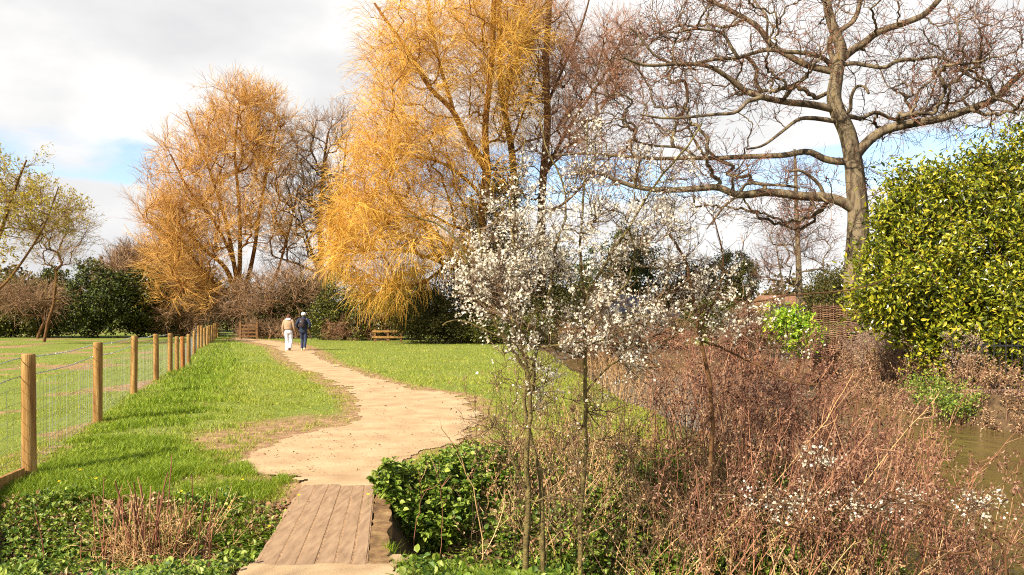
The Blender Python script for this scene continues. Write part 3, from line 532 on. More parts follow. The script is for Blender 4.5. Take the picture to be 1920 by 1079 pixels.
tree('thorn_bush', 'brown twiggy scrub to the right of the walkers at the meadow edge', (690, 49), [(690, 615, 50, 25, 49, 1.2, 1), (640, 620, 30, 20, 49, 1, .5)], 140, .010, [(7, .8, 4, .009, .006, 45, .2, (0, 0, .02)), (4, .4, 3, .007, .005, 45, .2, (0, 0, .02))], Mb=M_bark_dark, Mt=M_redtwig, cat='bush', leaf=(1500, .1, .07, M_ivy, 'leaves'))
tree('thorn_bush', 'brown twiggy scrub between the walkers and the field gate', (505, 52), [(480, 622, 40, 18, 53, 1, 1), (540, 618, 40, 22, 53, 1, 1)], 130, .010, [(7, .8, 4, .009, .006, 45, .2, (0, 0, .02)), (4, .4, 3, .007, .005, 45, .2, (0, 0, .02))], Mb=M_bark_dark, Mt=M_brown, cat='bush')
bush('undergrowth_bush', 'olive-green bush under the right side of the golden willow', (830, 44), [(800, 592, 60, 50, 44, 1.6), (865, 560, 55, 80, 45, 1.6), (840, 620, 70, 25, 44, 1.4, .5)], 640, 22000, .15, M_yew)
bush('conifer_bush', 'tall dark yew directly behind the blossom, ivy-like and pointed', (940, 47), [(935, 450, 62, 115, 47, 2), (980, 530, 95, 95, 47, 2.2, 1.2), (900, 520, 50, 90, 46, 2, .7), (945, 355, 30, 50, 47, 1.2, .3), (1050, 560, 70, 70, 47, 1.8, .7)], 1000, 42000, .16, M_yew, spread=.5)
bush('conifer_bush', 'dark green conifer behind the blossom, above the grey-roofed cottage', (1180, 66), [(1190, 500, 48, 78, 66, 2.5), (1140, 530, 60, 66, 66, 2.5, .8)], 620, 24000, .22, M_darkleaf)
bush('conifer_bush', 'lower olive evergreen joining the two conifers behind the blossom', (1270, 64), [(1280, 540, 60, 45, 64, 2.5)], 300, 10000, .2, M_yew)
bush('conifer_bush', 'rounded dark green yew standing alone against the sky', (1375, 60), [(1375, 520, 47, 46, 60, 2), (1370, 570, 42, 30, 60, 2, .5)], 460, 16000, .18, M_yew)
bush('conifer_bush', 'small ragged yew left of the oak trunk', (1548, 40), [(1545, 545, 32, 38, 40, 1.2), (1570, 525, 16, 22, 40, .8, .3), (1535, 580, 34, 30, 40, 1.2, .6)], 240, 7000, .12, M_yew, spread=.3)
bush('shrub', 'bright yellow-green laurel beside the woven panel', (1490, 23), [(1490, 622, 36, 30, 23, .8), (1462, 600, 22, 16, 23, .5, .3)], 160, 2200, .13, M_bright, hexa=True, wl=.45, zb=-.2)
for i, (x, y, rx, ry, Y, Mm, lb) in enumerate([(1075, 650, 42, 35, 41, M_yew, 'olive scrub on the far river bank, left of the cottage'), (1160, 636, 45, 26, 42, M_ivy, 'dark scrub on the far river bank below the cottage'), (1240, 635, 45, 36, 40, M_yew, 'green scrub on the far river bank, right of the cottage'), (1330, 600, 50, 40, 42, M_ivy, 'leafy hedge on the far river bank below the lone yew'), (1410, 620, 45, 34, 40, M_ivy, 'ivy hedge in front of the yellow brick house'), (1010, 630, 50, 40, 43, M_ivy, 'dark scrub at the river bend behind the blossom'), (930, 625, 60, 36, 43, M_ivy, 'low dark scrub at the end of the meadow')]):
    bush('bank_bush', lb, (x, Y), [(x, y, rx, ry, Y, 1.4)], 240, 6500, .14, Mm, 'bushes along the far river bank', zb=-.3 if x > 1000 else None)
tree('thorn_bush', 'brown bare scrub hanging over the river bend behind the blossom', (1130, 39), [(1120, 632, 80, 28, 39, 1.5, 1), (1250, 632, 70, 26, 38, 1.2, .8)], 120, .010, [(7, .9, 4, .008, .006, 45, .2, (0, 0, 0)), (4, .5, 3, .006, .004, 45, .2, (0, 0, 0))], Mb=M_bark_dark, Mt=M_redtwig, cat='bush', zb=-.3)
tree('thorn_bush', 'grey-brown fluffy dead bush on the far bank, left of the bright laurel', (1410, 24), [(1410, 620, 50, 40, 24, .9, 1), (1370, 650, 40, 40, 24, .9, .6)], 150, .007, [(7, .5, 4, .005, .003, 45, .25, (0, 0, .02)), (5, .25, 3, .004, .003, 45, .25, (0, 0, 0))], Mb=M_bark_dark, Mt=M_deadleaf, cat='bush', zb=-.2, leaf=(5000, .05, .04, M_deadleaf, 'dead_leaves'))
# far woods
def woods():
    mb = MB(); 
    for (x0, x1, Y, hh) in ((-600, 420, 190, 15), (560, 1500, 210, 10), (1450, 2700, 190, 12)):
        n = int((x1-x0)/18)
        for k in range(n):
            xx = rng.uniform(x0, x1); c = px(xx, 0, Y+rng.uniform(-15, 20)); h_ = hh*rng.uniform(.6, 1.2); m = 420
            v = nrm(rng.normal(size=(m, 3)))*rng.uniform(.6, 1, (m, 1)); P = np.stack([c[0]+v[:, 0]*5.5, c[1]+v[:, 1]*4, h_*.5+v[:, 2]*h_*.52], 1)
            leaves(mb, P, rng.normal(size=(m, 3)), rng.normal(size=(m, 3))+[0, -.3, .6], 1.1*rng.uniform(.5, 1.2, m), .9, hexa=False)
    return mb
M_far = mat('far_wood', [lin(70, 62, 36, .7), lin(104, 92, 52, .75), lin(138, 108, 66, .75)], rough=.9, trans=.1)
tag(woods().build('distant_woods', M_far), 'hazy brown-green woodland along the horizon', 'woodland', kind='stuff')

# --- laurel hedge on the right
LB = bush('laurel_hedge', 'tall glossy yellow-green laurel hedge filling the right edge', (1790, 19.5),
     [(1728, 500, 82, 118, 19, 1.5, 1.0), (1662, 535, 56, 80, 18.6, 1.1, .6), (1805, 465, 98, 122, 19.5, 1.6, 1.2), (1905, 450, 92, 138, 19.8, 1.6, 1.1), (1780, 590, 120, 75, 18.6, 1.1, .9), (1900, 620, 95, 90, 18.3, 1.0, 1.1), (1800, 640, 80, 60, 18.2, .8, .5), (1950, 560, 80, 120, 18.6, 1.1, .5), (2000, 475, 100, 165, 20, 1.6, .5), (1700, 392, 30, 38, 19, .8, .15), (1880, 325, 55, 40, 19.8, 1, .2), (1770, 340, 35, 30, 19.5, .8, .15), (1665, 420, 22, 36, 18.8, .5, .12), (1735, 335, 14, 36, 19.2, .4, .06), (1840, 300, 18, 36, 19.5, .4, .07), (1905, 275, 22, 40, 19.5, .5, .08), (1690, 350, 14, 34, 19.1, .4, .06)],
     1500, 62000, .14, M_laurel, cat='hedge', spread=.40, nbr=260, rb=.02, hexa=True, wl=.42, outw=1.1, zb=-.15, shell=.7, voids=[(1815, 475, 26, 34), (1868, 590, 22, 24), (1765, 590, 30, 16), (1700, 455, 18, 16), (1880, 430, 24, 18), (1740, 400, 14, 22), (1650, 500, 16, 20), (1850, 345, 20, 16)])

tree('bare_tree', 'bare tree behind the viewpoint throwing thin branch shadows over the footbridge', (0, 1), [(960, 593, 1, 1, 1, .01)], 1, .01, [(1, .1, 3, .004, .003, 30, .1, UP)]) if False else None
def shade_tree():
    o = thing('bare_tree', (-6.2, -2.6, 0), 'bare tree behind the viewpoint throwing thin branch shadows over the footbridge', 'tree'); sk = Skel((-6.2, -2.6, -.05)); sk.limb([(-6.2, -2.6, 0), (-6.1, -2.5, 2), (-6.0, -2.6, 4), (-6.2, -2.5, 6)], .12, .05, jit=.03)
    v = nrm(rng.normal(size=(110, 3)))*rng.uniform(.5, 1, (110, 1)); sk.fill(np.array((-5.9, -2.4, 5.6))+v*(2.3, 2.0, 2.2), wig=.15); gr = sk.finish(.008, .45); mb = MB()
    for k, (P, q) in gr.items(): tubes(mb, P, q, 5)
    mb.build('trunk', M_bark, o, smooth=True); C, _ = grow(gr[8][0], 6, .2, 42, .8, 4, .2, UP); mb = MB(); tubes(mb, C, np.linspace(.006, .003, 4)[None], 3); mb.build('twigs', M_brown, o)
shade_tree()
# ================================================================== FENCE
posts = [(55, 662, 890), (183, 643, 792), (251, 630, 740), (293, 626, 713), (319, 626, 699), (332, 632, 696), (343, 632, 693), (354, 627, 683), (364, 621, 666), (372, 611, 654), (378, 611, 652), (384, 615, 649), (389, 612, 648), (393, 610, 643), (398, 610, 642), (402, 607, 638), (405, 606, 635.5), (408, 605, 632)]
fw = []
for x, tp, bs in posts:
    p = gpx(x, bs); fw.append((p[0], p[1], (bs-tp)*p[1]/F))
fw.insert(0, (-4.3, 4.2, 1.2-float(H(np.array([-4.3]), np.array([4.2]))[0])))   # next post, just outside the left edge
fr = thing('wire_fence', (fw[1][0], fw[1][1], 0), 'post and wire stock fence running along the left side of the meadow', 'fence')
M_postred = mat('redder_timber', [lin(132, 78, 36, .8), lin(168, 108, 54, .82), lin(190, 136, 76, .82)], nscale=3.5, stretch=(6, 6, .5), island=False, rough=.8, spec=.2)
for i, (x, y, h_) in enumerate(fw):
    mb = MB(); z0 = float(H(np.array([x]), np.array([y]))[0]); rad = .066 if i < 6 else .06
    zz = np.array([-.2, 0, h_*.3, h_*.6, h_*.9, h_-.012, h_, h_+.004]); rr_ = np.array([1, 1, .99, .98, .97, .96, .90, .02])*rad
    c = np.stack([x+zz*rng.normal()*.008, y+zz*0, z0+zz], 1)
    a = np.arange(18)*2*np.pi/18; V = c[:, None]+rr_[:, None, None]*np.stack([np.cos(a), np.sin(a), a*0], -1)[None]*(1+.015*rng.normal(size=(1, 18, 1)))
    ii = np.arange(7)[:, None]*18; k = np.arange(18)[None]; f = np.stack([ii+k, ii+(k+1) % 18, ii+18+(k+1) % 18, ii+18+k], -1).reshape(-1, 4)
    mb.add(V, f); mb.build('post', M_postred if i == 7 else M_post, fr, smooth=True)
wm = MB(); bw = MB()
for (xa, ya, ha), (xb, yb, hb) in zip(fw[:-1], fw[1:]):
    d = np.array((xb-xa, yb-ya)); Ls = np.hypot(*d); nrm_ = np.array((-d[1], d[0]))/Ls*.07
    tt = np.linspace(0, 1, 13); XX_ = xa+d[0]*tt+nrm_[0]; YY_ = ya+d[1]*tt+nrm_[1]; gz = H(XX_, YY_); hh = ha+(hb-ha)*tt; sag = -.03*4*tt*(1-tt)
    far = min(1.7, max(1, (ya+yb)/30))
    for fr_ in (.02, .07, .155, .25, .35, .46, .58, .70): tubes(wm, np.stack([XX_, YY_, gz+hh*fr_*1.04], 1)[None], .0024*far, 3)
    nv = int(Ls/.15); tv = np.linspace(0, 1, nv+1); Xv = xa+d[0]*tv+nrm_[0]; Yv = ya+d[1]*tv+nrm_[1]; gv = H(Xv, Yv); hv = ha+(hb-ha)*tv
    tubes(wm, np.stack([np.stack([Xv, Yv, gv+.02*hv], 1), np.stack([Xv+rng.normal(size=nv+1)*.004, Yv, gv+.4*hv], 1), np.stack([Xv, Yv, gv+.73*hv], 1)], 1), .002*far, 3)
    for fz in (.82, .97):
        n = int(Ls/.02) if ya < 22 else 20; ts = np.linspace(0, 1, n); xs_ = xa+d[0]*ts+nrm_[0]; ys_ = ya+d[1]*ts+nrm_[1]; zz = H(xs_, ys_)+(ha+(hb-ha)*ts)*fz-.03*4*ts*(1-ts)
        base_ = np.stack([xs_, ys_, zz], 1)
        if ya < 22:
            for ph in (0, np.pi):
                w_ = base_.copy(); w_[:, 2] += .004*np.sin(ts*Ls/.04*np.pi+ph); w_[:, 1] += .004*np.cos(ts*Ls/.04*np.pi+ph); tubes(bw, w_[None], .0032*far, 3)
            nb = int(Ls/.1); tb = np.linspace(.01, .99, nb); Bp = np.stack([xa+d[0]*tb+nrm_[0], ya+d[1]*tb+nrm_[1]], 1); bz = H(Bp[:, 0], Bp[:, 1])+(ha+(hb-ha)*tb)*fz-.03*4*tb*(1-tb)
            C = np.stack([Bp[:, 0], Bp[:, 1], bz], 1)
            for q in range(2):
                v = nrm(rng.normal(size=(nb, 3)))*.014; tubes(bw, np.stack([C-v, C+v], 1), .0022*far, 3)
        else: tubes(bw, base_[None], .004*far, 3)
wm.build('wire_netting', M_wire, fr); bw.build('barbed_wire', M_wire, fr)
p0, p1 = np.array(fw[0]), np.array(fw[1]); ang = math.atan2(p1[1]-p0[1], p1[0]-p0[0]); mid = (p0+p1)/2; L_ = np.hypot(*(p1-p0)[:2])
tag(box(MB(), (mid[0]-.02, mid[1]-.03, .0), (L_-.13, .045, .17), ang).build('gravel_board', M_post, fr), 'squared timber board along the foot of the fence')

# ================================================================== BRIDGE
br = thing('footbridge', (-1.35, 5.9, -.15), 'small flat plank footbridge over the ditch in the foreground', 'bridge')
def bx_(y, s):   # s 0..1 left to right edge at depth y
    l = np.interp(y, [4.6, 7.05], [-1.60, -1.95]); r = np.interp(y, [4.6, 7.05], [-.80, -1.20]); return l+(r-l)*s
edges = [0, .15, .31, .465, .615, .755, .875]
for k in range(6):
    y0 = 4.60; y1 = 7.08; s0 = edges[k]+.009; s1 = edges[k+1]-.006
    yy = np.linspace(y0, y1, 22); mb = MB(); rows = []
    for y in yy:
        l, r = bx_(y, s0), bx_(y, s1); jl, jr = rng.normal()*.0012, rng.normal()*.0012; z = .026+(.001*(k % 3))
        rows += [(l+jl, y, -.02), (l+jl, y, z-.002), (l+jl+.003, y, z), ((l+r)/2, y, z), (r+jr-.003, y, z), (r+jr, y, z-.002), (r+jr, y, -.02)]
    i = np.arange(21)[:, None]*7+np.arange(6)[None]; f = np.stack([i, i+1, i+8, i+7], -1).reshape(-1, 4)
    mb.add(rows, f, [[0, 1, 2, 3, 4, 5, 6]], [[21*7+q for q in (6, 5, 4, 3, 2, 1, 0)]]); mb.build('plank', M_board, br)
def prism(mb, ys_, sa, sb, z0, z1, jit=0):
    rows = []
    for y in ys_:
        l, r = bx_(y, sa), bx_(y, sb); j = rng.normal(size=4)*jit
        rows += [(l+j[0], y, z0), (l+j[1], y, z1), (r+j[2], y, z1+j[0]*.3), (r+j[3], y, z0)]
    n = len(ys_); i = np.arange(n-1)[:, None]*4; k = np.arange(4)[None]; f = np.stack([i+k, i+(k+1) % 4, i+4+(k+1) % 4, i+4+k], -1).reshape(-1, 4)
    mb.add(rows, f, [[3, 2, 1, 0]], [[(n-1)*4+q for q in (0, 1, 2, 3)]]); return mb
M_sandgap = mat('sand_between_boards', [lin(150, 112, 76, .6), lin(205, 165, 120, .66)], nscale=30, bump=.8, bscale=60, island=False, rough=.95)
prism(MB(), np.linspace(4.72, 6.98, 30), .0, .88, -.10, .0246, .0006).build('sand_bed', M_sandgap, br)
prism(MB(), np.linspace(4.68, 7.0, 40), .885, 1.06, -.45, .022, .011).build('edge_masonry', M_stone, br)
prism(MB(), np.linspace(4.75, 6.95, 30), -.03, .0, -.4, .02, .006).build('edge_board', M_board, br)

# ================================================================== GRASS
def blades(mb, X, Y, h_, wd, lean=.5, seg=True):
    n = len(X); Z = H(X, Y); a = rng.uniform(0, 2*np.pi, n); S_ = np.stack([np.cos(a), np.sin(a), a*0], 1)*wd[:, None]/2
    b = rng.uniform(0, 2*np.pi, n); Ld = np.stack([np.cos(b), np.sin(b), b*0], 1)*(h_*lean*rng.uniform(.1, 1.4, n))[:, None]; P = np.stack([X, Y, Z-.005], 1); up = np.array((0, 0, 1.0))*h_[:, None]
    if seg:
        V = np.stack([P-S_, P+S_, P+S_*.8+up*.6+Ld*.35, P-S_*.8+up*.6+Ld*.35, P+up*.95+Ld], 1); i = np.arange(n)[:, None]*5
        mb.add(V, i+[[0, 1, 2, 3]], i+[[3, 2, 4]])
    else:
        V = np.stack([P-S_, P+S_, P+up+Ld], 1); mb.add(V, np.arange(n)[:, None]*3+[[0, 1, 2]])
def fence_x(Y): return np.interp(Y, [f[1] for f in fw], [f[0] for f in fw])
def meadow():
    n = 820000; PX = rng.uniform(-80, 1250, n); PY = 630+(rng.uniform(0, 1, n)**.8)*330
    Y = CH*F/(PY-HY); X = (PX-CX)*Y/F
    d = pathd(X, Y); fx = fence_x(Y); past = X < fx
    keep = ((d > rng.uniform(-.08, .14, n)) | ((d > rng.uniform(-.5, 0, n)) & (rng.uniform(size=n) < .12))) & (Y < 60) & (Y > 6.9+.03*X)
    xb = np.interp(Y, YB, XB); keep &= (X < xb-.9) & ~((X > -.3+0*X) & (Y < 8))
    # worn, thin patches and tufts
    tuft = fbm(X/.5, Y/.5, 91); worn_ = np.exp(-(((X+2.75)/1.7)**2+((Y-9.8)/2.6)**2)); keep &= rng.uniform(size=n) > worn_*(.66+.34*(fbm(X/.12, Y/.16, 19, 3) > .5))
    keep &= rng.uniform(size=n) < np.clip(.25+1.5*(fbm(X/1.3, Y/1.3, 17)-.18), .12, 1)
    keep &= ~past | (rng.uniform(size=n) < np.clip(3.2*(fbm(X/1.1, Y/2.2, 71)-.30), .15, 1))
    keep &= (fbm(X/.16, Y/.16, 23, 3) > rng.uniform(.2, .62, n)) & ~((np.abs(X-bx_(Y, .5)) < .5) & (Y < 7.3))
    X, Y, d, past, tuft, fx = (q[keep] for q in (X, Y, d, past, tuft, fx))
    m = len(X); nearf = np.exp(-((X-fx-.9)/1.1)**2)*(X > fx-.1)
    pk = rng.uniform(size=m) > -1
    h_ = (.022+.035*np.clip(tuft*2-.6, 0, 1)+.040*nearf*np.clip(tuft*2.2-.55, 0, 1.2))*rng.uniform(.6, 1.35, m)*np.where(past, .75, 1)*np.clip(.45+d*1.2, .5, 1)*np.clip(Y/12, 1, 1.6)
    wd = np.clip(.0035+.00055*Y, .005, .03)*rng.uniform(.7, 1.3, m)
    lush = nearf*np.clip(tuft*2.4-.4, 0, 1) > rng.uniform(.15, .9, m)
    a = MB(); blades(a, X[~lush], Y[~lush], h_[~lush], wd[~lush], .9, False); tag(a.build('grass', M_grass), 'short sunlit meadow grass either side of the path', 'grass', kind='stuff')
    c = MB(); blades(c, X[lush], Y[lush], h_[lush]*1.2, wd[lush], .8, True); tag(c.build('long_grass', M_lush), 'longer lush green grass along the foot of the fence', 'grass', kind='stuff')
meadow()

n = 2800; PXp = rng.uniform(430, 900, n); PYp = 640+rng.uniform(0, 1, n)**.6*430; Yp = CH*F/(PYp-HY); Xp = (PXp-CX)*Yp/F; k = pathd(Xp, Yp) < .05; Xp, Yp = Xp[k], Yp[k]; m = len(Xp)
mb = MB(); sz = rng.uniform(.004, .011, m)*np.clip(Yp/9, .8, 2); ang_ = rng.uniform(0, 6.28, m); U_ = np.stack([np.cos(ang_), np.sin(ang_), ang_*0], 1)*sz[:, None]; V_ = np.stack([-np.sin(ang_), np.cos(ang_), ang_*0], 1)*sz[:, None]*rng.uniform(.5, 1, m)[:, None]; Cp = np.stack([Xp, Yp, H(Xp, Yp)+.016], 1); up_ = np.array((0, 0, 1.))*sz[:, None]*.6
mb.add(np.stack([Cp+U_, Cp+V_, Cp-U_, Cp-V_, Cp+up_+U_*.3], 1), np.concatenate([np.arange(m)[:, None]*5+[[a, (a+1) % 4, 4]] for a in range(4)]))
tag(mb.build('pebbles', mat('grit', [lin(120, 92, 70, .6), lin(190, 156, 120, .6), lin(230, 206, 176, .6)], rough=.9)), 'fine grit and small stones scattered over the bare earth', 'grit', kind='stuff')
n = 900; Yl = CH*F/(rng.uniform(648, 900, n)-HY); Xl = (rng.uniform(150, 1050, n)-CX)*Yl/F; k = (Xl > fence_x(Yl)) & (Yl > 7.2) & (Xl < 1.2); Xl, Yl = Xl[k], Yl[k]; n = len(Xl); mb = MB(); sl_ = rng.uniform(.02, .045, n)*np.clip(Yl/12, .8, 1.5)
leaves(mb, np.stack([Xl, Yl, H(Xl, Yl)+.03], 1), rng.normal(size=(n, 3))*[1, 1, .3], rng.normal(size=(n, 3))*.4+[0, 0, 1], sl_, sl_*.7); tag(mb.build('fallen_leaves', M_litter), 'scattered dry brown leaves lying on the grass and the bare earth', 'fallen leaves', kind='stuff')
# ground cover in the ditch and on the banks
def herbs(n, xr, yr, L, W, Ml, name, label, hgt=.12, cond=None, lens=False, dens=0, tilt=.6):
    X = rng.uniform(*xr, n); Y = rng.uniform(*yr, n); k = np.ones(n, bool)
    k &= ~((np.abs(X-(bx_(Y, .5))) < .47) & (Y > 4.3) & (Y < 7.5)) & (pathd(X, Y) > .03)
    if dens: k &= fbm(X/.45, Y/.45, dens) > rng.uniform(.30, .62, n)
    if cond is not None: k &= cond(X, Y)
    X, Y = X[k], Y[k]; n = len(X); mound = fbm(X/.3, Y/.3, 63); Z = H(X, Y)+hgt*rng.uniform(0, 1, n)*(.3+1.4*np.clip(mound, 0, 1))
    D = rng.normal(size=(n, 3))+[0, 0, tilt if lens else .1]; Nm = rng.normal(size=(n, 3))*.45+[0, -.15, 1.0]
    s = rng.uniform(.55, 1.35, n); mb = MB(); leaves(mb, np.stack([X, Y, Z], 1), D, Nm, L*s, W*s, hexa=True); tag(mb.build(name, Ml), label, 'plants', kind='stuff')
left_ = lambda X, Y: (X < -.9) & (Y < 6.75+.25*(fbm(X/.4, Y*0, 4)-.5)+.02*np.abs(X))
herbs(40000, (-4.4, -1.2), (3.9, 7.3), .036, .026, M_herb, 'ground_cover', 'leafy green ground cover on the ditch bank left of the footbridge', .16, left_, dens=12)
herbs(17000, (-4.6, -1.2), (3.9, 7.0), .05, .03, M_litter, 'leaf_litter', 'brown fallen leaves on the ditch bank left of the footbridge', .05, left_)
right_ = lambda X, Y: (X > -.75) & (X < np.interp(Y, YB, XB)+.1)
herbs(60000, (-.8, 4.2), (3.9, 8.6), .045, .034, M_herb, 'ground_cover', 'green herbs under the blossom and dead stems', .14, right_, dens=15)
herbs(16000, (-.8, 4.2), (4.2, 9.5), .045, .028, M_litter, 'leaf_litter', 'brown leaf litter under the dead stems', .05, right_)
# rosettes of lance leaves (bluebell and dock) both sides
def rosettes(cs, name, label, L=.16, W=.018, per=16, Ml=M_herb):
    mb = MB(); C = np.repeat(np.asarray(cs, float), per, 0); n = len(C); a = rng.uniform(0, 2*np.pi, n); up = rng.uniform(.35, 1.5, n)
    D = np.stack([np.cos(a), np.sin(a), up], 1); Z = H(C[:, 0], C[:, 1]); P0 = np.stack([C[:, 0], C[:, 1], Z], 1)+rng.normal(size=(n, 3))*[.015, .015, .004]
    L_ = L*rng.uniform(.6, 1.3, n)[:, None]; S_ = np.stack([-np.sin(a), np.cos(a), a*0], 1)*W*rng.uniform(.8, 1.3, n)[:, None]; Dn = nrm(D); hz = np.stack([np.cos(a), np.sin(a), -.9+a*0], 1)
    V = np.stack([P0-S_*.3, P0+S_*.3, P0+Dn*L_*.5+S_*.5, P0+Dn*L_*.5-S_*.5, P0+Dn*L_*.8+hz*L_*.2], 1); i = np.arange(n)[:, None]*5
    mb.add(V, i+[[0, 1, 2, 3]], i+[[3, 2, 4]]); tag(mb.build(name, Ml), label, 'plants', kind='stuff')
c1 = np.stack([rng.uniform(-4, -1.6, 1300), rng.uniform(4.1, 6.4, 1300)], 1); c1 = c1[(fbm(c1[:, 0]/.5, c1[:, 1]/.5, 88) > .42) & (sdf(NEARPOLY, c1[:, 0], c1[:, 1]) > .15) & (c1[:, 0] < bx_(c1[:, 1], 0)-.12)]
rosettes(c1, 'lance_leaves', 'tufts of narrow lance-shaped leaves left of the footbridge')
c2 = np.stack([rng.uniform(-.7, 2.6, 900), rng.uniform(4.3, 6.6, 900)], 1); rosettes(c2[fbm(c2[:, 0]/.5, c2[:, 1]/.5, 89) > .42], 'lance_leaves', 'tufts of narrow lance-shaped leaves at the foot of the blossom stems', .15)
ng = 26000; Xg = rng.uniform(-.85, .35, ng); Yg = rng.uniform(4.0, 5.3, ng); k = (pathd(Xg, Yg) > 0) & (fbm(Xg/.3, Yg/.3, 93) > .4); mb = MB(); blades(mb, Xg[k], Yg[k], rng.uniform(.05, .16, k.sum()), np.full(k.sum(), .005), .7); tag(mb.build('long_grass', M_lush), 'dark green tussock grass at the right-hand corner of the footbridge', 'grass', kind='stuff')
ng = 50000; Xg = rng.uniform(-5, -1.6, ng); Yg = rng.uniform(6.3, 8.2, ng); k = (pathd(Xg, Yg) > .02) & (fbm(Xg/.35, Yg/.35, 95) > .42) & (Xg < bx_(Yg, 0)-.06); mb = MB(); blades(mb, Xg[k], Yg[k], rng.uniform(.03, .10, k.sum()), np.full(k.sum(), .0045), .9); tag(mb.build('long_grass', M_lush), 'green grass at the top of the ditch bank beside the first post', 'grass', kind='stuff')
# nettle clump by the bridge
def nettle(name, label, c, rad, h_, n, L, Ml=M_herb):
    z0 = float(H(np.array([c[0]]), np.array([c[1]]))[0]); root = thing(name, (c[0], c[1], z0), label, 'plant'); m = 90
    a = rng.uniform(0, 2*np.pi, m); r_ = rad*np.sqrt(rng.uniform(0, 1, m)); X = c[0]+r_*np.cos(a); Y = c[1]+r_*np.sin(a); hh = h_*(1-.45*(r_/rad)**2)*rng.uniform(.75, 1.1, m)
    t = np.linspace(0, 1, 6)[None]; P = np.stack([X[:, None]+(X-c[0])[:, None]*.35*t, Y[:, None]+(Y-c[1])[:, None]*.35*t, H(X, Y)[:, None]+hh[:, None]*t], -1)
    tubes(MB(), P, .003, 4).build('stems', M_herb, root) if False else None
    mb = MB(); tubes(mb, P, .003, 4); mb.build('stems', M_herb, root)
    i = rng.integers(0, m, n); s = rng.uniform(.15, 1, n)**.7*4.999; k = s.astype(int); f = (s-k)[:, None]; C = P[i, k]*(1-f)+P[i, k+1]*f
    D = rng.normal(size=(n, 3))*[1, 1, .35]; mb = MB(); leaves(mb, C, D, rng.normal(size=(n, 3))*.35+[0, 0, 1], L*rng.uniform(.6, 1.3, n), L*.62*rng.uniform(.8, 1.2, n), hexa=True); mb.build('leaves', Ml, root)
nettle('nettle_clump', 'bushy green nettle clump against the right edge of the footbridge', (-.78, 6.55), .34, .50, 2900, .06)
nettle('nettle_clump', 'lower nettle clump behind the first, beside the bare earth', (-.38, 7.3), .42, .36, 2600, .055)

# yellow celandine flowers: each a thing
FLAB = ['tiny yellow flower left of the clump of broken stalks', 'tiny yellow flower right behind the clump of broken stalks', 'tiny yellow flower nearest the footbridge', 'tiny yellow flower just below the squared timber board', 'tiny yellow flower directly above the clump of broken stalks', 'tiny yellow flower beside the far left corner of the footbridge', 'tiny yellow flower between the clump and the footbridge', 'tiny yellow flower below the nearest fence post, farther right one', 'tiny yellow flower closest to the foot of the nearest fence post']
spots = [(340, 925), (455, 915), (690, 960), (150, 905), (430, 935), (560, 950), (505, 945), (180, 915), (110, 918), (475, 1000), (520, 955), (250, 900), (330, 905), (90, 930), (540, 930), (200, 940)]
for i, (x, y) in enumerate(spots[:9]):
    p = gpx(x, y); z = float(H(p[:1], p[1:2])[0]); 
    if i == 0:
        mb = MB(); flowers(mb, np.array([[0, 0, .0]]), np.array([[0, -.3, 1.0]]), .017); fo = mb.build('yellow_flower', M_yellow)
        tubes(MB(), np.array([[[0, 0, -.12], [0, 0, -.05], [0, 0, .0]]]), .0015, 4).build('stalk', M_herb, fo); f0 = fo
    else:
        fo = f0.copy(); scene.collection.objects.link(fo); c = f0.children[0].copy(); scene.collection.objects.link(c); c.parent = fo
    fo.location = (p[0], p[1], z+.15); tag(fo, FLAB[i], 'flower', 'yellow flowers on the ditch bank')

# ================================================================== DEAD STEMS
def stems(n, xr, yr, h_, cond=None, lean=.25, pref=(.12, 0), r0=.0042, dens=None):
    X = rng.uniform(*xr, n*3); Y = rng.uniform(*yr, n*3); k = cond(X, Y) if cond is not None else np.ones(n*3, bool); X, Y = X[k][:n], Y[k][:n]; n = len(X)
    Z = H(X, Y); K = 8; Lh = h_*rng.uniform(.55, 1.15, n); d = nrm(np.stack([pref[0]+rng.normal(size=n)*lean, pref[1]+rng.normal(size=n)*lean, np.ones(n)], 1)); P = [np.stack([X, Y, Z], 1)]
    bend = rng.normal(size=(n, 3))*[.05, .05, .0]
    for j in range(K-1): d = nrm(d+bend+rng.normal(size=(n, 3))*.045); P.append(P[-1]+d*(Lh/(K-1))[:, None])
    return np.stack(P, 1)
def thicket(name, label, P, nleaf, Mst, side=(7, .28), parent=None, leafL=.028, leafM=None, r0=.0042):
    mb = MB(); n, K, _ = P.shape; rr_ = np.linspace(1, .35, K)[None]*r0*rng.uniform(.6, 1.35, (n, 1)); tubes(mb, P, rr_, 4)
    sb, _ = grow(P, side[0], .35, 38, side[1], 5, .12, (0, 0, .10), .3); tubes(mb, sb, np.linspace(.0019, .0011, 5)[None], 3)
    s2, _ = grow(sb, 2, .2, 40, side[1]*.4, 3, .2, (0, 0, .05)); tubes(mb, s2, np.linspace(.0013, .0009, 3)[None], 3)
    o = mb.build(name, Mst); tag(o, label, 'dead plants', kind='stuff')
    A = np.concatenate([sb.reshape(-1, 3), s2.reshape(-1, 3)]); A = A[rng.integers(0, len(A), nleaf)]+rng.normal(size=(nleaf, 3))*.012
    mb = MB(); leaves(mb, A, rng.normal(size=(nleaf, 3))-[0, 0, .5], rng.normal(size=(nleaf, 3)), leafL*rng.uniform(.5, 1.4, nleaf), leafL*.5, fold=.5, hexa=True)
    c = mb.build('dead_leaves', leafM or M_deadleaf, o)
    return o
inb = lambda X, Y: (X < np.interp(Y, YB, XB)+.15) & (X > .55+.55*(Y < 6.2)) 
P1 = stems(370, (.6, 4.6), (5.4, 9.5), 1.5, lambda X, Y: inb(X, Y) & (X > 1.15+.14*(Y-5)+.5*(rng.uniform(size=X.shape)-.5)), .19, (.12, 0)); 
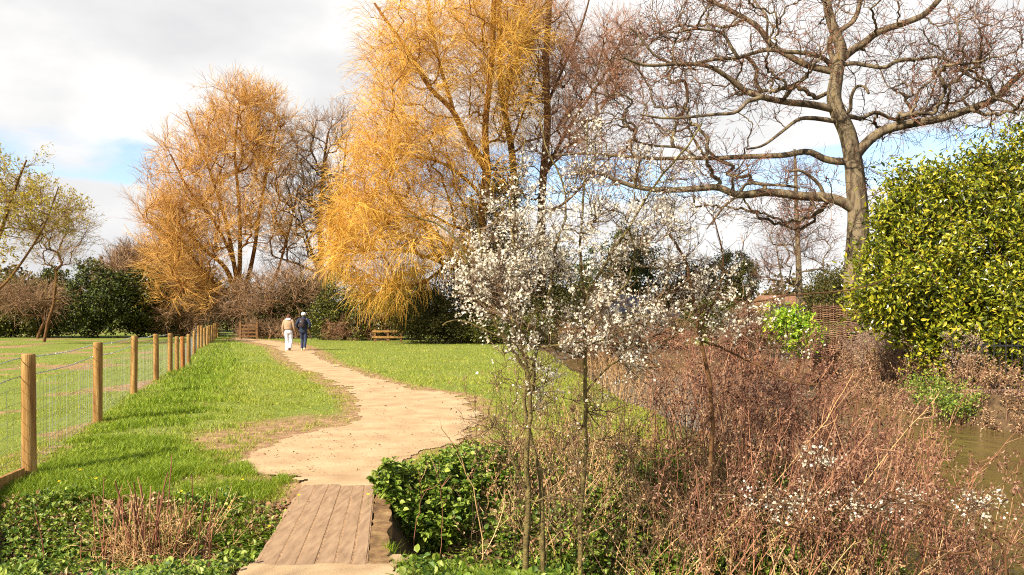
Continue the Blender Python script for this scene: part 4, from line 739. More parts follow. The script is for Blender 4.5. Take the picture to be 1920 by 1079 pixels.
thicket('dead_stems', 'dense reddish-brown thicket of dead stalks along the near river bank', P1, 16000, M_stem, (6, .28), r0=.0056)
P2 = stems(230, (.4, 3.2), (5.4, 8.5), .8, inb, .55, (.1, -.05)); thicket('straw_stems', 'tangle of straw-coloured broken stalks under the blossom', P2, 3000, M_straw, (2, .2), leafM=M_litter, r0=.0045)
P3 = stems(130, (-.3, 1.3), (6.2, 8.8), .6, lambda X, Y: X > -.35, .6, (.15, 0)); thicket('straw_stems', 'flattened pale stalks between the nettles and the slim trunks', P3, 2200, M_straw, (2, .18), leafM=M_litter, r0=.004)
P4 = stems(120, (1.2, 3.0), (8.5, 20), 1.0, lambda X, Y: (X < np.interp(Y, YB, XB)-.1) & (X > np.interp(Y, YB, XB)-1.1), .14); thicket('straw_stems', 'pale dead stalks lining the river behind the blossom', P4, 2600, M_straw, (4, .24), r0=.0035)
P5 = stems(330, (9.6, 14), (14.5, 26), 1.25, lambda X, Y: (X > np.interp(Y, YF, XF)+.2) & (X < np.interp(Y, YF, XF)+2.2) & (X*F/Y+CX < 1815), .12); thicket('dead_weeds', 'grey-brown fluffy dead weeds on the far bank in front of the laurel', P5, 30000, M_deadleaf, (9, .36), leafM=M_fluff, leafL=.045, r0=.006)
P8 = stems(170, (-.35, 1.9), (5.5, 8.6), 1.2, None, .24, (.04, 0)); thicket('bare_brambles', 'loose tangle of thin bare bramble shoots around the feet of the blossom trunks', P8, 1500, M_thorntwig, (5, .3), leafM=M_litter, r0=.0032)
P6 = stems(1100, (8.6, 14), (13.5, 26), .75, lambda X, Y: (X > np.interp(Y, YF, XF)-.35) & (X < np.interp(Y, YF, XF)+.9), .3); thicket('dead_weeds', 'low matted dead weeds and brambles on the edge of the far bank', P6, 20000, M_deadleaf, (4, .24), leafM=M_litter, leafL=.05, r0=.005)
P7 = stems(150, (2.4, 4.7), (6.0, 10), 1.35, lambda X, Y: X < np.interp(Y, YB, XB)+.2, .3, (.35, 0)); thicket('dead_stems', 'paler leaning dead stalks fanning out toward the open water on the right', P7, 3500, M_stem, (5, .3), r0=.0058)
# prominent single stalks
stalks = [([(1310, 1060), (1420, 940), (1540, 800), (1600, 700)], 4, M_straw, 'straight pale stalk leaning right through the middle of the thicket'), ([(1680, 1030), (1740, 900), (1800, 760), (1850, 690)], 3.5, M_stem, 'long red-brown stalk leaning right near the open water'), ([(1400, 1050), (1500, 880), (1560, 760), (1590, 690)], 3.5, M_stem, 'tall red stalk crossing the centre of the thicket'),
          ([(1640, 1075), (1760, 960), (1860, 860), (1930, 780)], 3.5, M_stem, 'lowest slanting stalk at the right edge'), ([(1500, 1060), (1640, 880), (1760, 740)], 4, M_straw, 'pale forked-looking stalk slanting toward the laurel'), ([(905, 1000), (880, 900), (850, 830), (822, 798)], 4.5, M_straw, 'broken pale stalk beside the nettles with a split tip'),
          ([(780, 985), (790, 930), (783, 880)], 3, M_stem, 'short reddish stalk in front of the nettles'), ([(830, 990), (828, 930), (815, 870)], 3, M_stem, 'slightly bent reddish stalk in the nettles'), ([(1255, 1040), (1270, 900), (1262, 760), (1250, 680)], 3, M_stem, 'upright dark stalk right of the grey trunk')]
for pts, wpx, Mm, lb in stalks:
    Yd = 5.9; b0 = px(*pts[0], Yd); zz = float(H(b0[:1], b0[1:2])[0]); W = np.array([px(p[0], p[1], Yd-.12*i) for i, p in enumerate(pts)]); W = np.concatenate([[(W[0][0]-.05, W[0][1], min(zz, W[0][2])-.02)], W])
    c = catmull(W, 14); c[2:-1] += rng.normal(size=(11, 3))*.008; o = thing('dead_stalk', c[0], lb, 'dead stalk', 'single dead stalks standing out of the thicket'); mb = MB(); tubes(mb, c[None], np.linspace(1, .4, 14)[None]*wpx*.28*Yd/F, 6, cap=True); mb.build('stalk', Mm, o, smooth=True)
    s_, _ = grow(c[None], 6, .5, 35, .22, 4, .1, (0, 0, .08)); mb = MB(); tubes(mb, s_, np.linspace(.002, .001, 4)[None], 3); mb.build('side_shoots', Mm, o)
# clump left of the bridge
def clump(c, label):
    o = thing('dead_stalk_clump', (c[0], c[1], float(H(np.array([c[0]]), np.array([c[1]]))[0])), label, 'dead plant')
    n = 46; X = c[0]+rng.normal(size=n)*.28; Y = c[1]+rng.normal(size=n)*.14
    def mk(X, Y, h_, lean, r0, nm, Mm):
        n = len(X); d = nrm(np.stack([rng.normal(size=n)*lean, rng.normal(size=n)*lean, np.ones(n)], 1)); P = [np.stack([X, Y, H(X, Y)], 1)]; Lh = h_*rng.uniform(.5, 1.15, n)
        for j in range(6): d = nrm(d+rng.normal(size=(n, 3))*(.06 if lean < .3 else .16)); P.append(P[-1]+d*(Lh/6)[:, None])
        P = np.stack(P, 1); mb = MB(); tubes(mb, P, np.linspace(1, .7, 7)[None]*r0*rng.uniform(.7, 1.3, (n, 1)), 5, cap=True); mb.build(nm, Mm, o); return P
    mk(X, Y, .62, .13, .006, 'upright_stalks', M_stem)
    n = 130; P = mk(c[0]+.1+rng.normal(size=n)*.22, c[1]+rng.normal(size=n)*.14, .5, .9, .0028, 'tangled_stalks', M_straw)
    s_, _ = grow(P, 5, .1, 60, .18, 5, .3, (0, 0, -.02)); mb = MB(); tubes(mb, s_, np.linspace(.0018, .001, 5)[None], 3); mb.build('fine_tangle', M_straw, o)
clump((-3.05, 6.15), 'clump of broken reddish dead stalks on the ditch bank left of the footbridge')
SLAB = ['thin upright stalk nearest the far left corner of the footbridge', 'thin stalk right in front of the clump at the bottom of the picture', 'thin stalk left of the clump, low in the picture', 'short thin stalk standing against the edge of the bare earth', 'thin reddish stalk rising behind the clump of broken stalks', 'thin stalk between the footbridge and the bare earth, left of the shortest', 'thin stalk standing in the grass well left of the clump', 'thin stalk inside the right half of the clump']
single = [(530, 1000, 880), (440, 1050, 950), (335, 1070, 1010), (600, 960, 890), (455, 905, 825), (575, 985, 900), (205, 895, 845), (400, 1000, 880)]
for i, (x, yb_, yt) in enumerate(single):
    p = gpx(x, min(yb_, 1040)); q = np.array([[p[0], p[1], float(H(p[:1], p[1:2])[0])-.02], px(x+3, (yb_+yt)/2, p[1]), px(x-2, yt, p[1])]); c = catmull(q, 8)
    o = tubes(MB(), c[None]-c[0], np.linspace(.006, .0035, 8)[None], 6, cap=True).build('dead_stalk', M_stem if i % 2 else M_straw, loc=tuple(c[0])); tag(o, SLAB[i], 'dead stalk', 'single dead stalks left of the footbridge')

# ================================================================== BLACKTHORN
def thorn(name, label, Yb, limbs, specs, nt, r_tip, nflow, tw, base=None, Mtrunk=None, fs=.0108, flspecs=None, K=6):
    p0 = px(limbs[0][0][0][0], limbs[0][0][0][1], Yb); z0 = float(H(p0[:1], p0[1:2])[0]); root = thing(name, (p0[0], Yb, z0), label, 'tree'); sk = Skel((p0[0], Yb, z0-.03)); MBs = []
    for pts, w0, w1, *rest in limbs:
        dep = rest[0] if rest else 0.; st = rest[1] if len(rest) > 1 else Yb
        P = np.array(pts, float); cum = np.concatenate(([0], np.cumsum(np.hypot(*np.diff(P, axis=0).T))))*Yb/F
        W = np.array([px(p[0], p[1], st+dep*c) for p, c in zip(P, cum)])
        if P[0][1] > 930:
            g_ = float(H(W[:1, 0], W[:1, 1])[0]); W = np.concatenate([[(W[0][0], W[0][1], g_-.05)], W[(W[:, 2] > g_+.05)]])
        sk.limb(W, w0/2*Yb/F, w1/2*Yb/F, jit=.004)
    sk.fill(crown_pts(specs, nt), K=K, up=.15, pen=.15, wig=.12)
    gr = sk.finish(r_tip, .42); mb = MB(); 
    for k, (P, rr_) in gr.items(): tubes(mb, P, rr_, 7)
    mb.build('trunk', Mtrunk or M_thorn, root, smooth=True)
    Q = gr[K+1][0]; C, _ = grow(Q, tw[0], .1, 45, tw[1], 5, .12, (0, 0, .09)); C2, _ = grow(C, tw[2], .1, 50, tw[3], 4, .2, (0, 0, .03))
    mt = MB(); tubes(mt, C, np.linspace(.0026, .0014, 5)[None], 4); tubes(mt, C2, np.linspace(.0014, .0009, 4)[None], 3); mt.build('twigs', M_thorntwig, root)
    A = np.concatenate([C.reshape(-1, 3), C2.reshape(-1, 3), C2.reshape(-1, 3)])
    # flowers gather in runs along the twigs where the specs say so
    U = (A[:, 0]*F/A[:, 1]+CX); Vv = HY-(A[:, 2]-CH)*F/A[:, 1]; wgt = np.full(len(A), .02)
    for (x, y, rx, ry, g_) in flspecs: wgt = np.maximum(wgt, g_*np.exp(-(((U-x)/rx)**2+((Vv-y)/ry)**2)**1.5))
    cl = fbm(A[:, 0]/.07, A[:, 2]/.07+A[:, 1]*3, 41); wgt *= np.clip((cl-.43)*7, .02, 1)
    sel = rng.choice(len(A), nflow, p=wgt/wgt.sum()); Cn = A[sel]+rng.normal(size=(nflow, 3))*.011
    mb = MB(); flowers(mb, Cn, rng.normal(size=(nflow, 3))+[-.3, -.3, .4], fs*rng.uniform(.75, 1.25, nflow)); mb.build('blossom', M_blossom, root)
    return root
thorn('blackthorn_tree', 'multi-stemmed blossoming blackthorn, white with flowers, in the middle foreground', 5.7,
  [([(985, 1050), (992, 950), (986, 860), (996, 780), (988, 700), (975, 620), (960, 540)], 14, 6), ([(1018, 1040), (1012, 900), (998, 830), (982, 750), (1000, 690), (1015, 620), (1030, 540), (1040, 470)], 11, 5, .1, 5.75), ([(1090, 1010), (1088, 950), (1098, 850), (1096, 740), (1098, 640), (1094, 560), (1088, 470), (1094, 380), (1100, 290), (1102, 225)], 12, 3, .05, 5.9),
   ([(990, 925), (960, 860), (935, 800), (925, 780)], 6, 4, -.2), ([(1094, 660), (1050, 655), (1015, 625), (950, 590), (890, 560), (850, 545)], 8, 4, -.3, 5.9), ([(1092, 605), (1040, 595), (980, 570), (920, 545), (880, 520)], 7, 3, -.3, 5.9),
   ([(1096, 560), (1120, 520), (1150, 470), (1190, 410), (1235, 340), (1285, 280), (1315, 235)], 7, 3, -.15, 5.9), ([(1098, 600), (1150, 558), (1175, 530), (1190, 480), (1180, 430)], 5, 3, -.3, 5.9), ([(990, 700), (950, 640), (915, 580), (905, 520), (900, 440), (880, 370)], 7, 3, -.2),
   ([(1000, 690), (960, 640), (910, 620), (860, 600), (830, 610)], 5, 2.5, -.2), ([(960, 540), (965, 470), (955, 400), (975, 320), (985, 260)], 5, 2.5, .2), ([(1040, 470), (1060, 400), (1050, 330), (1025, 280), (1010, 215)], 5, 2.5, .1), ([(880, 500), (862, 460), (830, 425), (790, 410), (760, 405)], 5, 2, -.1, 5.2),
   ([(1096, 740), (1140, 690), (1190, 660), (1240, 640)], 5, 2.5, .2, 5.9)],
  [(950, 490, 110, 130, 5.6, .7, 1.2), (1060, 530, 150, 140, 5.7, .8, 1.3), (1180, 420, 130, 130, 5.8, .7, 1), (1230, 580, 110, 80, 5.9, .7, .6), (890, 520, 60, 60, 5.5, .4, .4), (1050, 370, 90, 100, 5.7, .6, .8), (1150, 600, 110, 90, 5.8, .6, .9), (920, 580, 80, 60, 5.5, .5, .6), (1230, 300, 90, 70, 5.8, .5, .4), (1000, 680, 110, 60, 5.7, .5, .5), (1200, 680, 80, 60, 5.8, .5, .3), (1100, 260, 70, 50, 5.8, .4, .25), (930, 790, 60, 70, 5.6, .4, .2), (1010, 800, 70, 90, 5.7, .4, .3), (1130, 780, 80, 90, 5.8, .4, .35), (1060, 900, 80, 60, 5.6, .3, .15)],
  270, .0023, 15000, (9, .26, 2, .10), flspecs=[(1000, 480, 150, 150, 1), (1060, 600, 170, 120, 1), (1150, 420, 130, 140, .8), (880, 540, 70, 70, .8), (1230, 560, 90, 110, .5), (1000, 330, 60, 100, .5), (1240, 280, 130, 80, .35), (1160, 700, 110, 40, .5), (985, 740, 40, 40, .5), (1100, 250, 100, 60, .35), (840, 500, 30, 30, 1), (1100, 820, 160, 120, .05), (1090, 720, 120, 50, .25)], Mtrunk=M_thornol)
thorn('blackthorn_tree', 'slim dark-stemmed blackthorn with few flowers, right of the main blossom', 6.2,
  [([(1335, 1000), (1332, 880), (1337, 780), (1325, 690), (1312, 630), (1300, 560), (1285, 490), (1255, 440)], 10, 5), ([(1306, 600), (1330, 560), (1360, 560), (1400, 570), (1470, 555), (1560, 548), (1630, 535), (1690, 510)], 5, 2, -.2), ([(1318, 640), (1370, 660), (1430, 690), (1500, 720), (1580, 715), (1650, 700)], 5, 2, -.2), ([(1312, 620), (1340, 560), (1355, 500), (1345, 430), (1320, 380)], 5, 2, .1), ([(1334, 780), (1290, 840), (1230, 860), (1150, 850)], 4, 2, -.3)],
  [(1300, 520, 80, 90, 6.2, .5, 1), (1380, 600, 90, 60, 6.1, .5, .8), (1250, 400, 80, 80, 6.2, .5, .8), (1460, 640, 90, 60, 6, .4, .5), (1330, 430, 70, 70, 6.2, .4, .4)],
  90, .002, 3000, (6, .2, 2, .1), flspecs=[(1330, 570, 90, 80, 1), (1250, 450, 90, 110, .8), (1270, 620, 60, 90, .9), (1410, 580, 60, 40, .5), (1500, 680, 80, 40, .25), (1330, 400, 80, 60, .3), (1420, 690, 60, 30, .4)], Mtrunk=M_bark_dark, fs=.0105)
thorn('blackthorn_branches', 'low trailing blackthorn branches with scattered white flowers among the dead stems', 5.3,
  [([(1960, 1075), (1880, 1010), (1780, 960), (1690, 930), (1600, 900), (1540, 870)], 5, 2), ([(1880, 1020), (1800, 1040), (1680, 1010), (1560, 1000), (1440, 980), (1340, 975)], 5, 2, .1), ([(1690, 930), (1620, 960), (1500, 950), (1400, 930), (1340, 960)], 4, 2, .1), ([(1940, 1060), (1930, 980), (1900, 940), (1860, 930)], 4, 2, 0)],
  [(1480, 960, 130, 50, 5.4, .3, 1), (1650, 970, 130, 50, 5.4, .3, 1), (1860, 980, 70, 50, 5.3, .3, .6), (1530, 870, 60, 30, 5.4, .2, .3)], 70, .0018, 850, (6, .2, 2, .09), flspecs=[(1440, 970, 150, 80, .6), (1640, 990, 130, 80, .6), (1870, 980, 90, 80, .7), (1540, 860, 40, 30, 1)], Mtrunk=M_bark_dark, fs=.010)

# ================================================================== BUILT THINGS
def railings():
    o = thing('iron_railing', (11.5, 17.4, -.15), 'black upright iron railings at the foot of the laurel', 'fence')
    a, b = np.array((10.2, 17.3)), np.array((14.5, 16.9)); n = 34
    for k in range(n):
        p = a+(b-a)*k/(n-1); tubes(MB(), np.array([[[p[0], p[1], -.2], [p[0], p[1], 1.02], [p[0], p[1], 1.10]]]), np.array([[.011, .011, .002]]), 6).build('bar', M_iron, o)
    for z in (.02, .92):
        m = (a+b)/2; box(MB(), (m[0], m[1]+.016, z), (np.hypot(*(b-a)), .01, .035), math.atan2(b[1]-a[1], b[0]-a[0])).build('rail', M_iron, o)
railings()
M_ledge = mat('pale_stone', [lin(170, 130, 100, .8), lin(214, 178, 146, .8)], nscale=7, bump=.8, bscale=14, **B_)
def ledge():
    o = thing('river_wall', (11.4, 16.4, -.8), 'low pale stone river wall at the right edge, under the railings', 'wall'); mb = MB()
    for k in range(16):
        x = 10.0+k*.32; y = 16.75-.05*k
        for r_ in range(2): box(mb, (x+.1*r_, y-.3-rng.uniform(0, .04), -.34+.22*r_), (.30+rng.uniform(-.03, .01), .35, .20), rng.normal()*.06)
    mb.build('stones', M_ledge, o)
ledge()
bush('bramble_bush', 'low orange-green bramble on the far bank beside the pale stone wall', (1790, 16), [(1790, 748, 48, 30, 16, .5), (1740, 725, 40, 24, 16.6, .5, .6)], 160, 3000, .06, M_herb, zb=-.3, spread=.2, rb=.01)
def wattle():
    Y0 = 24; x0, x1 = (1526-CX)*Y0/F, (1612-CX)*Y0/F; zt = CH+(HY-572)*Y0/F; zb_ = -.2
    o = thing('wattle_panel', ((x0+x1)/2, Y0, zb_), 'woven hazel hurdle panel standing between the shrub and the laurel', 'panel')
    for k in range(8):
        x = x0+(x1-x0)*k/7; tubes(MB(), np.array([[[x, Y0, zb_], [x, Y0, (zt+zb_)/2], [x, Y0, zt+.05]]]), .017, 6).build('upright', M_wattle, o)
    mb = MB(); nz = 62; t = np.linspace(0, 1, 36)
    P = []
    for r_ in range(nz): P.append(np.stack([x0-.04+(x1-x0+.08)*t, Y0+.024*np.cos(t*7*np.pi+np.pi*(r_ % 2)), zb_+.03+(zt-zb_-.03)*r_/nz+rng.normal(size=36)*.003+.012*math.sin(r_)*t], 1))
    tubes(mb, np.array(P), .0145, 5); mb.build('weave', M_wattle, o, smooth=True)
wattle()
def house(name, label, cx, Yc, wpx, ridge, eave, depth, Mr, Mw, hip=0.0, zb_=-.2, wins=3, chim=False, doors=1):
    X = (cx-CX)*Yc/F; W_ = wpx*Yc/F; zr = CH+(HY-ridge)*Yc/F; ze = CH+(HY-eave)*Yc/F
    o = thing(name, (X, Yc, zb_), label, 'house'); box(MB(), (X, Yc, (ze+zb_)/2), (W_, depth, ze-zb_)).build('wall', Mw, o)
    ov = .35; h_ = W_/2+ov; d = depth/2+ov; r_ = W_/2+ov-hip; mb = MB()
    V = [(X-h_, Yc-d, ze-.08), (X+h_, Yc-d, ze-.08), (X+h_, Yc+d, ze-.08), (X-h_, Yc+d, ze-.08), (X-r_, Yc, zr), (X+r_, Yc, zr)]
    V2 = [(a, b, c+.12) for a, b, c in V]
    mb.add(V2, [[0, 1, 5, 4], [2, 3, 4, 5]], [[1, 2, 5], [3, 0, 4]]); mb.add(V[:4], [[3, 2, 1, 0]]); mb.add(V[:4]+V2[:4], [[0, 1, 5, 4], [1, 2, 6, 5], [2, 3, 7, 6], [3, 0, 4, 7]]); rf = mb.build('roof', Mr, o)
    hw = min(1.1, (ze-zb_)*.4)
    for k in range(wins):
        wx = X-W_/2+W_*(k+.5)/wins; fy = Yc-depth/2
        f = box(MB(), (wx, fy-.01, ze-.35-hw/2), (1.1, .06, hw+.12)).build('window', M_white, o); box(MB(), (wx, fy-.045, ze-.35-hw/2), (.95, .02, hw)).build('pane', M_glass, f) if False else None
        pn = MB(); box(pn, (wx-X+X, fy-.05, ze-.35-hw/2), (.95, .02, hw)); q = pn.build('pane', M_glass, o); 
        q.parent = f; q.matrix_parent_inverse.identity()
    if chim: box(MB(), (X+W_*.3, Yc, zr+.3), (.7, .6, 1.2)).build('chimney', Mw, o)
    return o
house('cottage', 'low cream cottage with a grey slate roof seen through the blossom', 1185, 60, 82, 556, 587, 4, M_slate, M_render, hip=1.2)
house('outbuilding', 'small low grey-roofed outbuilding just right of the cottage', 1248, 59, 34, 585, 597, 3, M_slate, M_render, wins=1)
house('house', 'yellow brick house with a brown tiled roof, partly hidden left of the slender tree', 1458, 95, 62, 556, 571, 6, M_tile, M_yelbrick, wins=4, chim=False)
def gate():
    Y0 = 52; o = thing('field_gate', ((462-CX)*Y0/F, Y0, 0), 'small dark wooden field gate at the far end of the path', 'gate')
    X0, X1 = (451-CX)*Y0/F, (482-CX)*Y0/F
    for x in (X0, X1): box(MB(), (x, Y0, .55), (.14, .14, 1.3)).build('post', M_wood, o)
    for z in (.2, .45, .7, .95): box(MB(), ((X0+X1)/2, Y0-.03, z), (X1-X0-.16, .04, .10)).build('bar', M_wood, o)
    box(MB(), ((X0+X1)/2, Y0-.062, .58), (.03, .02, .8), 0).build('brace', M_wood, o)
gate()
def rail():
    Y0 = 46; o = thing('rail_fence', ((725-CX)*Y0/F, Y0, 0), 'short wooden post-and-rail barrier under the golden willow', 'fence'); X0, X1 = (703-CX)*Y0/F, (752-CX)*Y0/F
    for x in (X0, (X0+X1)/2, X1): box(MB(), (x, Y0, .36), (.12, .12, .9)).build('post', M_wood, o)
    for z in (.30, .66): box(MB(), ((X0+X1)/2, Y0-.082, z), (X1-X0+.3, .04, .12)).build('rail', M_post, o)
rail()
# rope hanging by the oak trunk
q = np.array([px(1589, 385, 24.4), px(1590, 460, 24.4), px(1593, 540, 24.4), px(1594, 600, 24.4)]); c = catmull(q, 16)
tag(tubes(MB(), c[None]-c[-1], .014, 5).build('rope', M_iron, loc=tuple(c[-1])), 'thin dark rope hanging beside the oak trunk', 'rope')
# molehills
for i, (x, y, s, lb) in enumerate([(95, 828, .17, 'dark crumbly molehill right of the nearest fence post, in the paddock'), (122, 757, .16, 'flat brown molehill behind the netting between the first two posts'), (12, 770, .14, 'small brown molehill at the left edge of the paddock'), (14, 955, .30, 'big dark clod of soil at the bottom left corner')]):
    p = gpx(x, y); z = float(H(p[:1], p[1:2])[0]); n = 26; th, rr_ = np.meshgrid(np.linspace(0, 2*np.pi, n, endpoint=False), np.linspace(0, 1, 10)); hh = s*.9*(1-rr_**2)*(.6+.9*fbm(np.cos(th)*rr_*3+i, np.sin(th)*rr_*3, 3)); rad = s*(1+.3*(fbm(np.cos(th)+5+i, np.sin(th)+5, 8)-.5)*2)
    V = np.stack([rr_*rad*np.cos(th), rr_*rad*np.sin(th), hh-.02], -1); ii = np.arange(9)[:, None]*n; k = np.arange(n)[None]; f = np.stack([ii+k, ii+n+k, ii+n+(k+1) % n, ii+(k+1) % n], -1).reshape(-1, 4)
    tag(MB().add(V, f).build('molehill', M_soil, loc=(p[0], p[1], z), smooth=True), lb, 'molehill', 'molehills')

# ================================================================== PEOPLE
def skinmesh(name, verts, edges_, radii, material, parent, sub=2, root=0):
    me = bpy.data.meshes.new(name); me.from_pydata([tuple(v) for v in verts], edges_, []); o = bpy.data.objects.new(name, me); scene.collection.objects.link(o); o.parent = parent; me.materials.append(material)
    o.modifiers.new('skin', 'SKIN'); 
    if not me.skin_vertices: me.attributes.new
    sv = me.skin_vertices[0].data if me.skin_vertices else None
    if sv is None: return o
    for i, r_ in enumerate(radii): sv[i].radius = (r_, r_) if not isinstance(r_, tuple) else r_; sv[i].use_root = (i == root)
    s = o.modifiers.new('sub', 'SUBSURF'); s.levels = sub; s.render_levels = sub; o.modifiers['skin'].use_smooth_shade = True
    return o
def ring_body(name, rings, material, parent, n=16, smooth=True, cap=True):
    """rings: (cx, cy, cz, rx, ry) bottom to top, closed smooth shell"""
    a = np.arange(n)*2*np.pi/n; rg = catmull(np.array(rings, float), (len(rings)-1)*3+1); V = np.stack([rg[:, 0:1]+rg[:, 3:4]*np.cos(a), rg[:, 1:2]+rg[:, 4:5]*np.sin(a), rg[:, 2:3]+0*a], -1); m = len(rg)
    i = np.arange(m-1)[:, None]*n; k = np.arange(n)[None]; f = np.stack([i+k, i+(k+1) % n, i+n+(k+1) % n, i+n+k], -1).reshape(-1, 4); mb = MB(); mb.add(V+np.array(parent.location), f, [list(range(n))[::-1]], [[(m-1)*n+q for q in range(n)]]); return mb.build(name, material, parent, smooth=smooth)
def limb_(name, pts, radii, material, parent, n=12, flat=1.0):
    c = catmull(np.array(pts, float), (len(pts)-1)*4+1); r_ = np.interp(np.linspace(0, 1, len(c)), np.linspace(0, 1, len(radii)), radii); mb = MB(); tubes(mb, (c+np.array(parent.location))[None], r_[None], n, cap=True); return mb.build(name, material, parent, smooth=True)
M_skin = mat('skin', [lin(226, 168, 138, .9)], rough=.6, island=False)
def body(parent, armsL, armsR, legL, legR, h_=1.0, headt=(0, .02, 0)):
    # one continuous skinned figure: pelvis, spine, neck, head, arms with hands, legs
    v = [(0, 0, .93), (0, 0, 1.1), (0, 0, 1.3), (0, 0, 1.42), (0, .015, 1.5), (0, .03, 1.58), (0, .03, 1.66)]; r_ = [.13, .12, .14, .10, .055, .085, .075]; e = [(i, i+1) for i in range(6)]
    def chain(st, pts, rad):
        p = st
        for q, rr_ in zip(pts, rad): v.append(q); r_.append(rr_); e.append((p, len(v)-1)); p = len(v)-1
        return p
    for arm, s in ((armsL, -1), (armsR, 1)):
        w = chain(3, arm, (.06, .045, .036, .030)); hx = np.array(arm[-1]); d = nrm(hx-np.array(arm[-2]))
        palm = hx+d*.06; w2 = chain(w, [tuple(palm)], (.032,))
        for k, (off, L) in enumerate(((-.028, .06), (-.010, .072), (.010, .066), (.026, .052))):
            b1 = palm+np.array((.0, off, 0))+d*.03; chain(w2, [tuple(b1), tuple(b1+d*L*.6+np.array((-s*.008, .006, 0))), tuple(b1+d*L+np.array((-s*.02, .01, 0)))], (.009, .0085, .007))
        b1 = hx+d*.035+np.array((0, .035, 0)); chain(w, [tuple(b1), tuple(b1+d*.035+np.array((0, .02, 0)))], (.010, .009))
    for leg in (legL, legR): chain(0, leg, (.085, .055, .04, .035))
    return skinmesh('body', v, e, r_, M_skin, parent, 2)
def head_bits(parent, hc, Mh, long=False):
    x, y, z = hc
    mb = MB(); P0 = np.array(parent.location)
    ring_body('hair', [(x, y-.012, z-.09 if not long else z-.16, .055, .05), (x, y-.012, z-.04, .082, .085), (x, y-.008, z+.04, .090, .098), (x, y-.004, z+.09, .070, .075), (x, y, z+.118, .02, .02)], Mh, parent)
    for s in (-1, 1):
        ring_body('ear', [(x+s*.088, y+.01, z-.03, .008, .012), (x+s*.094, y+.01, z, .010, .02), (x+s*.090, y+.01, z+.028, .007, .012)], M_skin, parent, n=8)
        ring_body('eye', [(x+s*.032, y+.095, z-.008, .006, .004), (x+s*.032, y+.098, z, .011, .006), (x+s*.032, y+.095, z+.008, .006, .004)], M_glass, parent, n=8)
    ring_body('nose', [(x, y+.10, z-.04, .014, .012), (x, y+.108, z-.03, .012, .016), (x, y+.095, z+.01, .007, .008)], M_skin, parent, n=8)
def walker_w():
    g_ = gpx(541, 658); o = thing('person', (g_[0], g_[1], float(H(g_[:1], g_[1:2])[0])+.01), 'person walking away in a fluffy beige jacket and white wide trousers', 'person')
    M_fl = mat('beige_fleece', [lin(178, 142, 110, .7), lin(204, 172, 138, .74)], nscale=40, bump=1, bscale=60, island=False, rough=.95); M_wt = mat('white_trousers', [(.72, .72, .78)], rough=.8, island=False); M_hd = mat('pale_hood', [(.75, .72, .74)], island=False); M_rh = mat('red_brown_hair', [lin(100, 58, 36, .6), lin(140, 84, 54, .65)], nscale=30, island=False); M_sh = mat('brown_shoe', [lin(90, 50, 26, .8)], island=False); M_shw = mat('white_shoe', [(.7, .68, .64)], island=False)
    AL = [(-.19, 0, 1.36), (-.26, -.01, 1.12), (-.285, .03, .88), (-.28, .04, .83)]; AR = [(.19, 0, 1.36), (.25, .0, 1.12), (.28, .10, .90), (.285, .12, .85)]
    body(o, AL, AR, [(-.10, 0, .86), (-.10, .10, .48), (-.10, .10, .10), (-.10, .20, .04)], [(.10, 0, .86), (.10, .06, .48), (.10, -.16, .14), (.10, -.12, .06)])
    ring_body('jacket', [(0, 0, .985, .165, .115), (0, -.005, 1.01, .20, .15), (0, -.01, 1.10, .205, .155), (0, -.01, 1.25, .215, .16), (0, 0, 1.37, .20, .145), (0, .01, 1.45, .12, .10), (0, .015, 1.485, .075, .07)], M_fl, o)
    for s, A in ((-1, AL), (1, AR)): limb_('sleeve', [(s*.13, 0, 1.40), A[0], A[1], A[2]], [.085, .088, .075, .062, .05], M_fl, o)
    ring_body('hood', [(0, -.03, 1.42, .11, .09), (0, -.045, 1.46, .135, .11), (0, -.035, 1.51, .12, .10), (0, -.01, 1.54, .08, .07)], M_hd, o)
    ring_body('trouser_seat', [(0, 0, .80, .165, .12), (0, -.01, .88, .175, .135), (0, 0, .97, .155, .115), (0, 0, 1.01, .15, .11)], M_wt, o)
    limb_('trouser_leg', [(-.085, 0, .90), (-.10, .04, .7), (-.105, .10, .48), (-.105, .11, .12), (-.105, .12, .03)], [.10, .095, .082, .085, .095], M_wt, o, 14); limb_('trouser_leg', [(.085, 0, .90), (.10, .04, .7), (.10, .06, .48), (.10, -.10, .20), (.10, -.13, .12)], [.10, .095, .08, .085, .09], M_wt, o, 14)
    ring_body('shoe', [(-.105, .14, -.0, .045, .12), (-.105, .14, .04, .045, .12), (-.105, .10, .08, .038, .06)], M_shw, o); ring_body('shoe', [(.10, -.10, .0, .045, .05), (.10, -.15, .04, .046, .05), (.10, -.16, .12, .042, .045), (.10, -.14, .18, .036, .04)], M_sh, o)
    head_bits(o, (0, .03, 1.60), M_rh, True); o.scale = (.97, .97, .97); return o
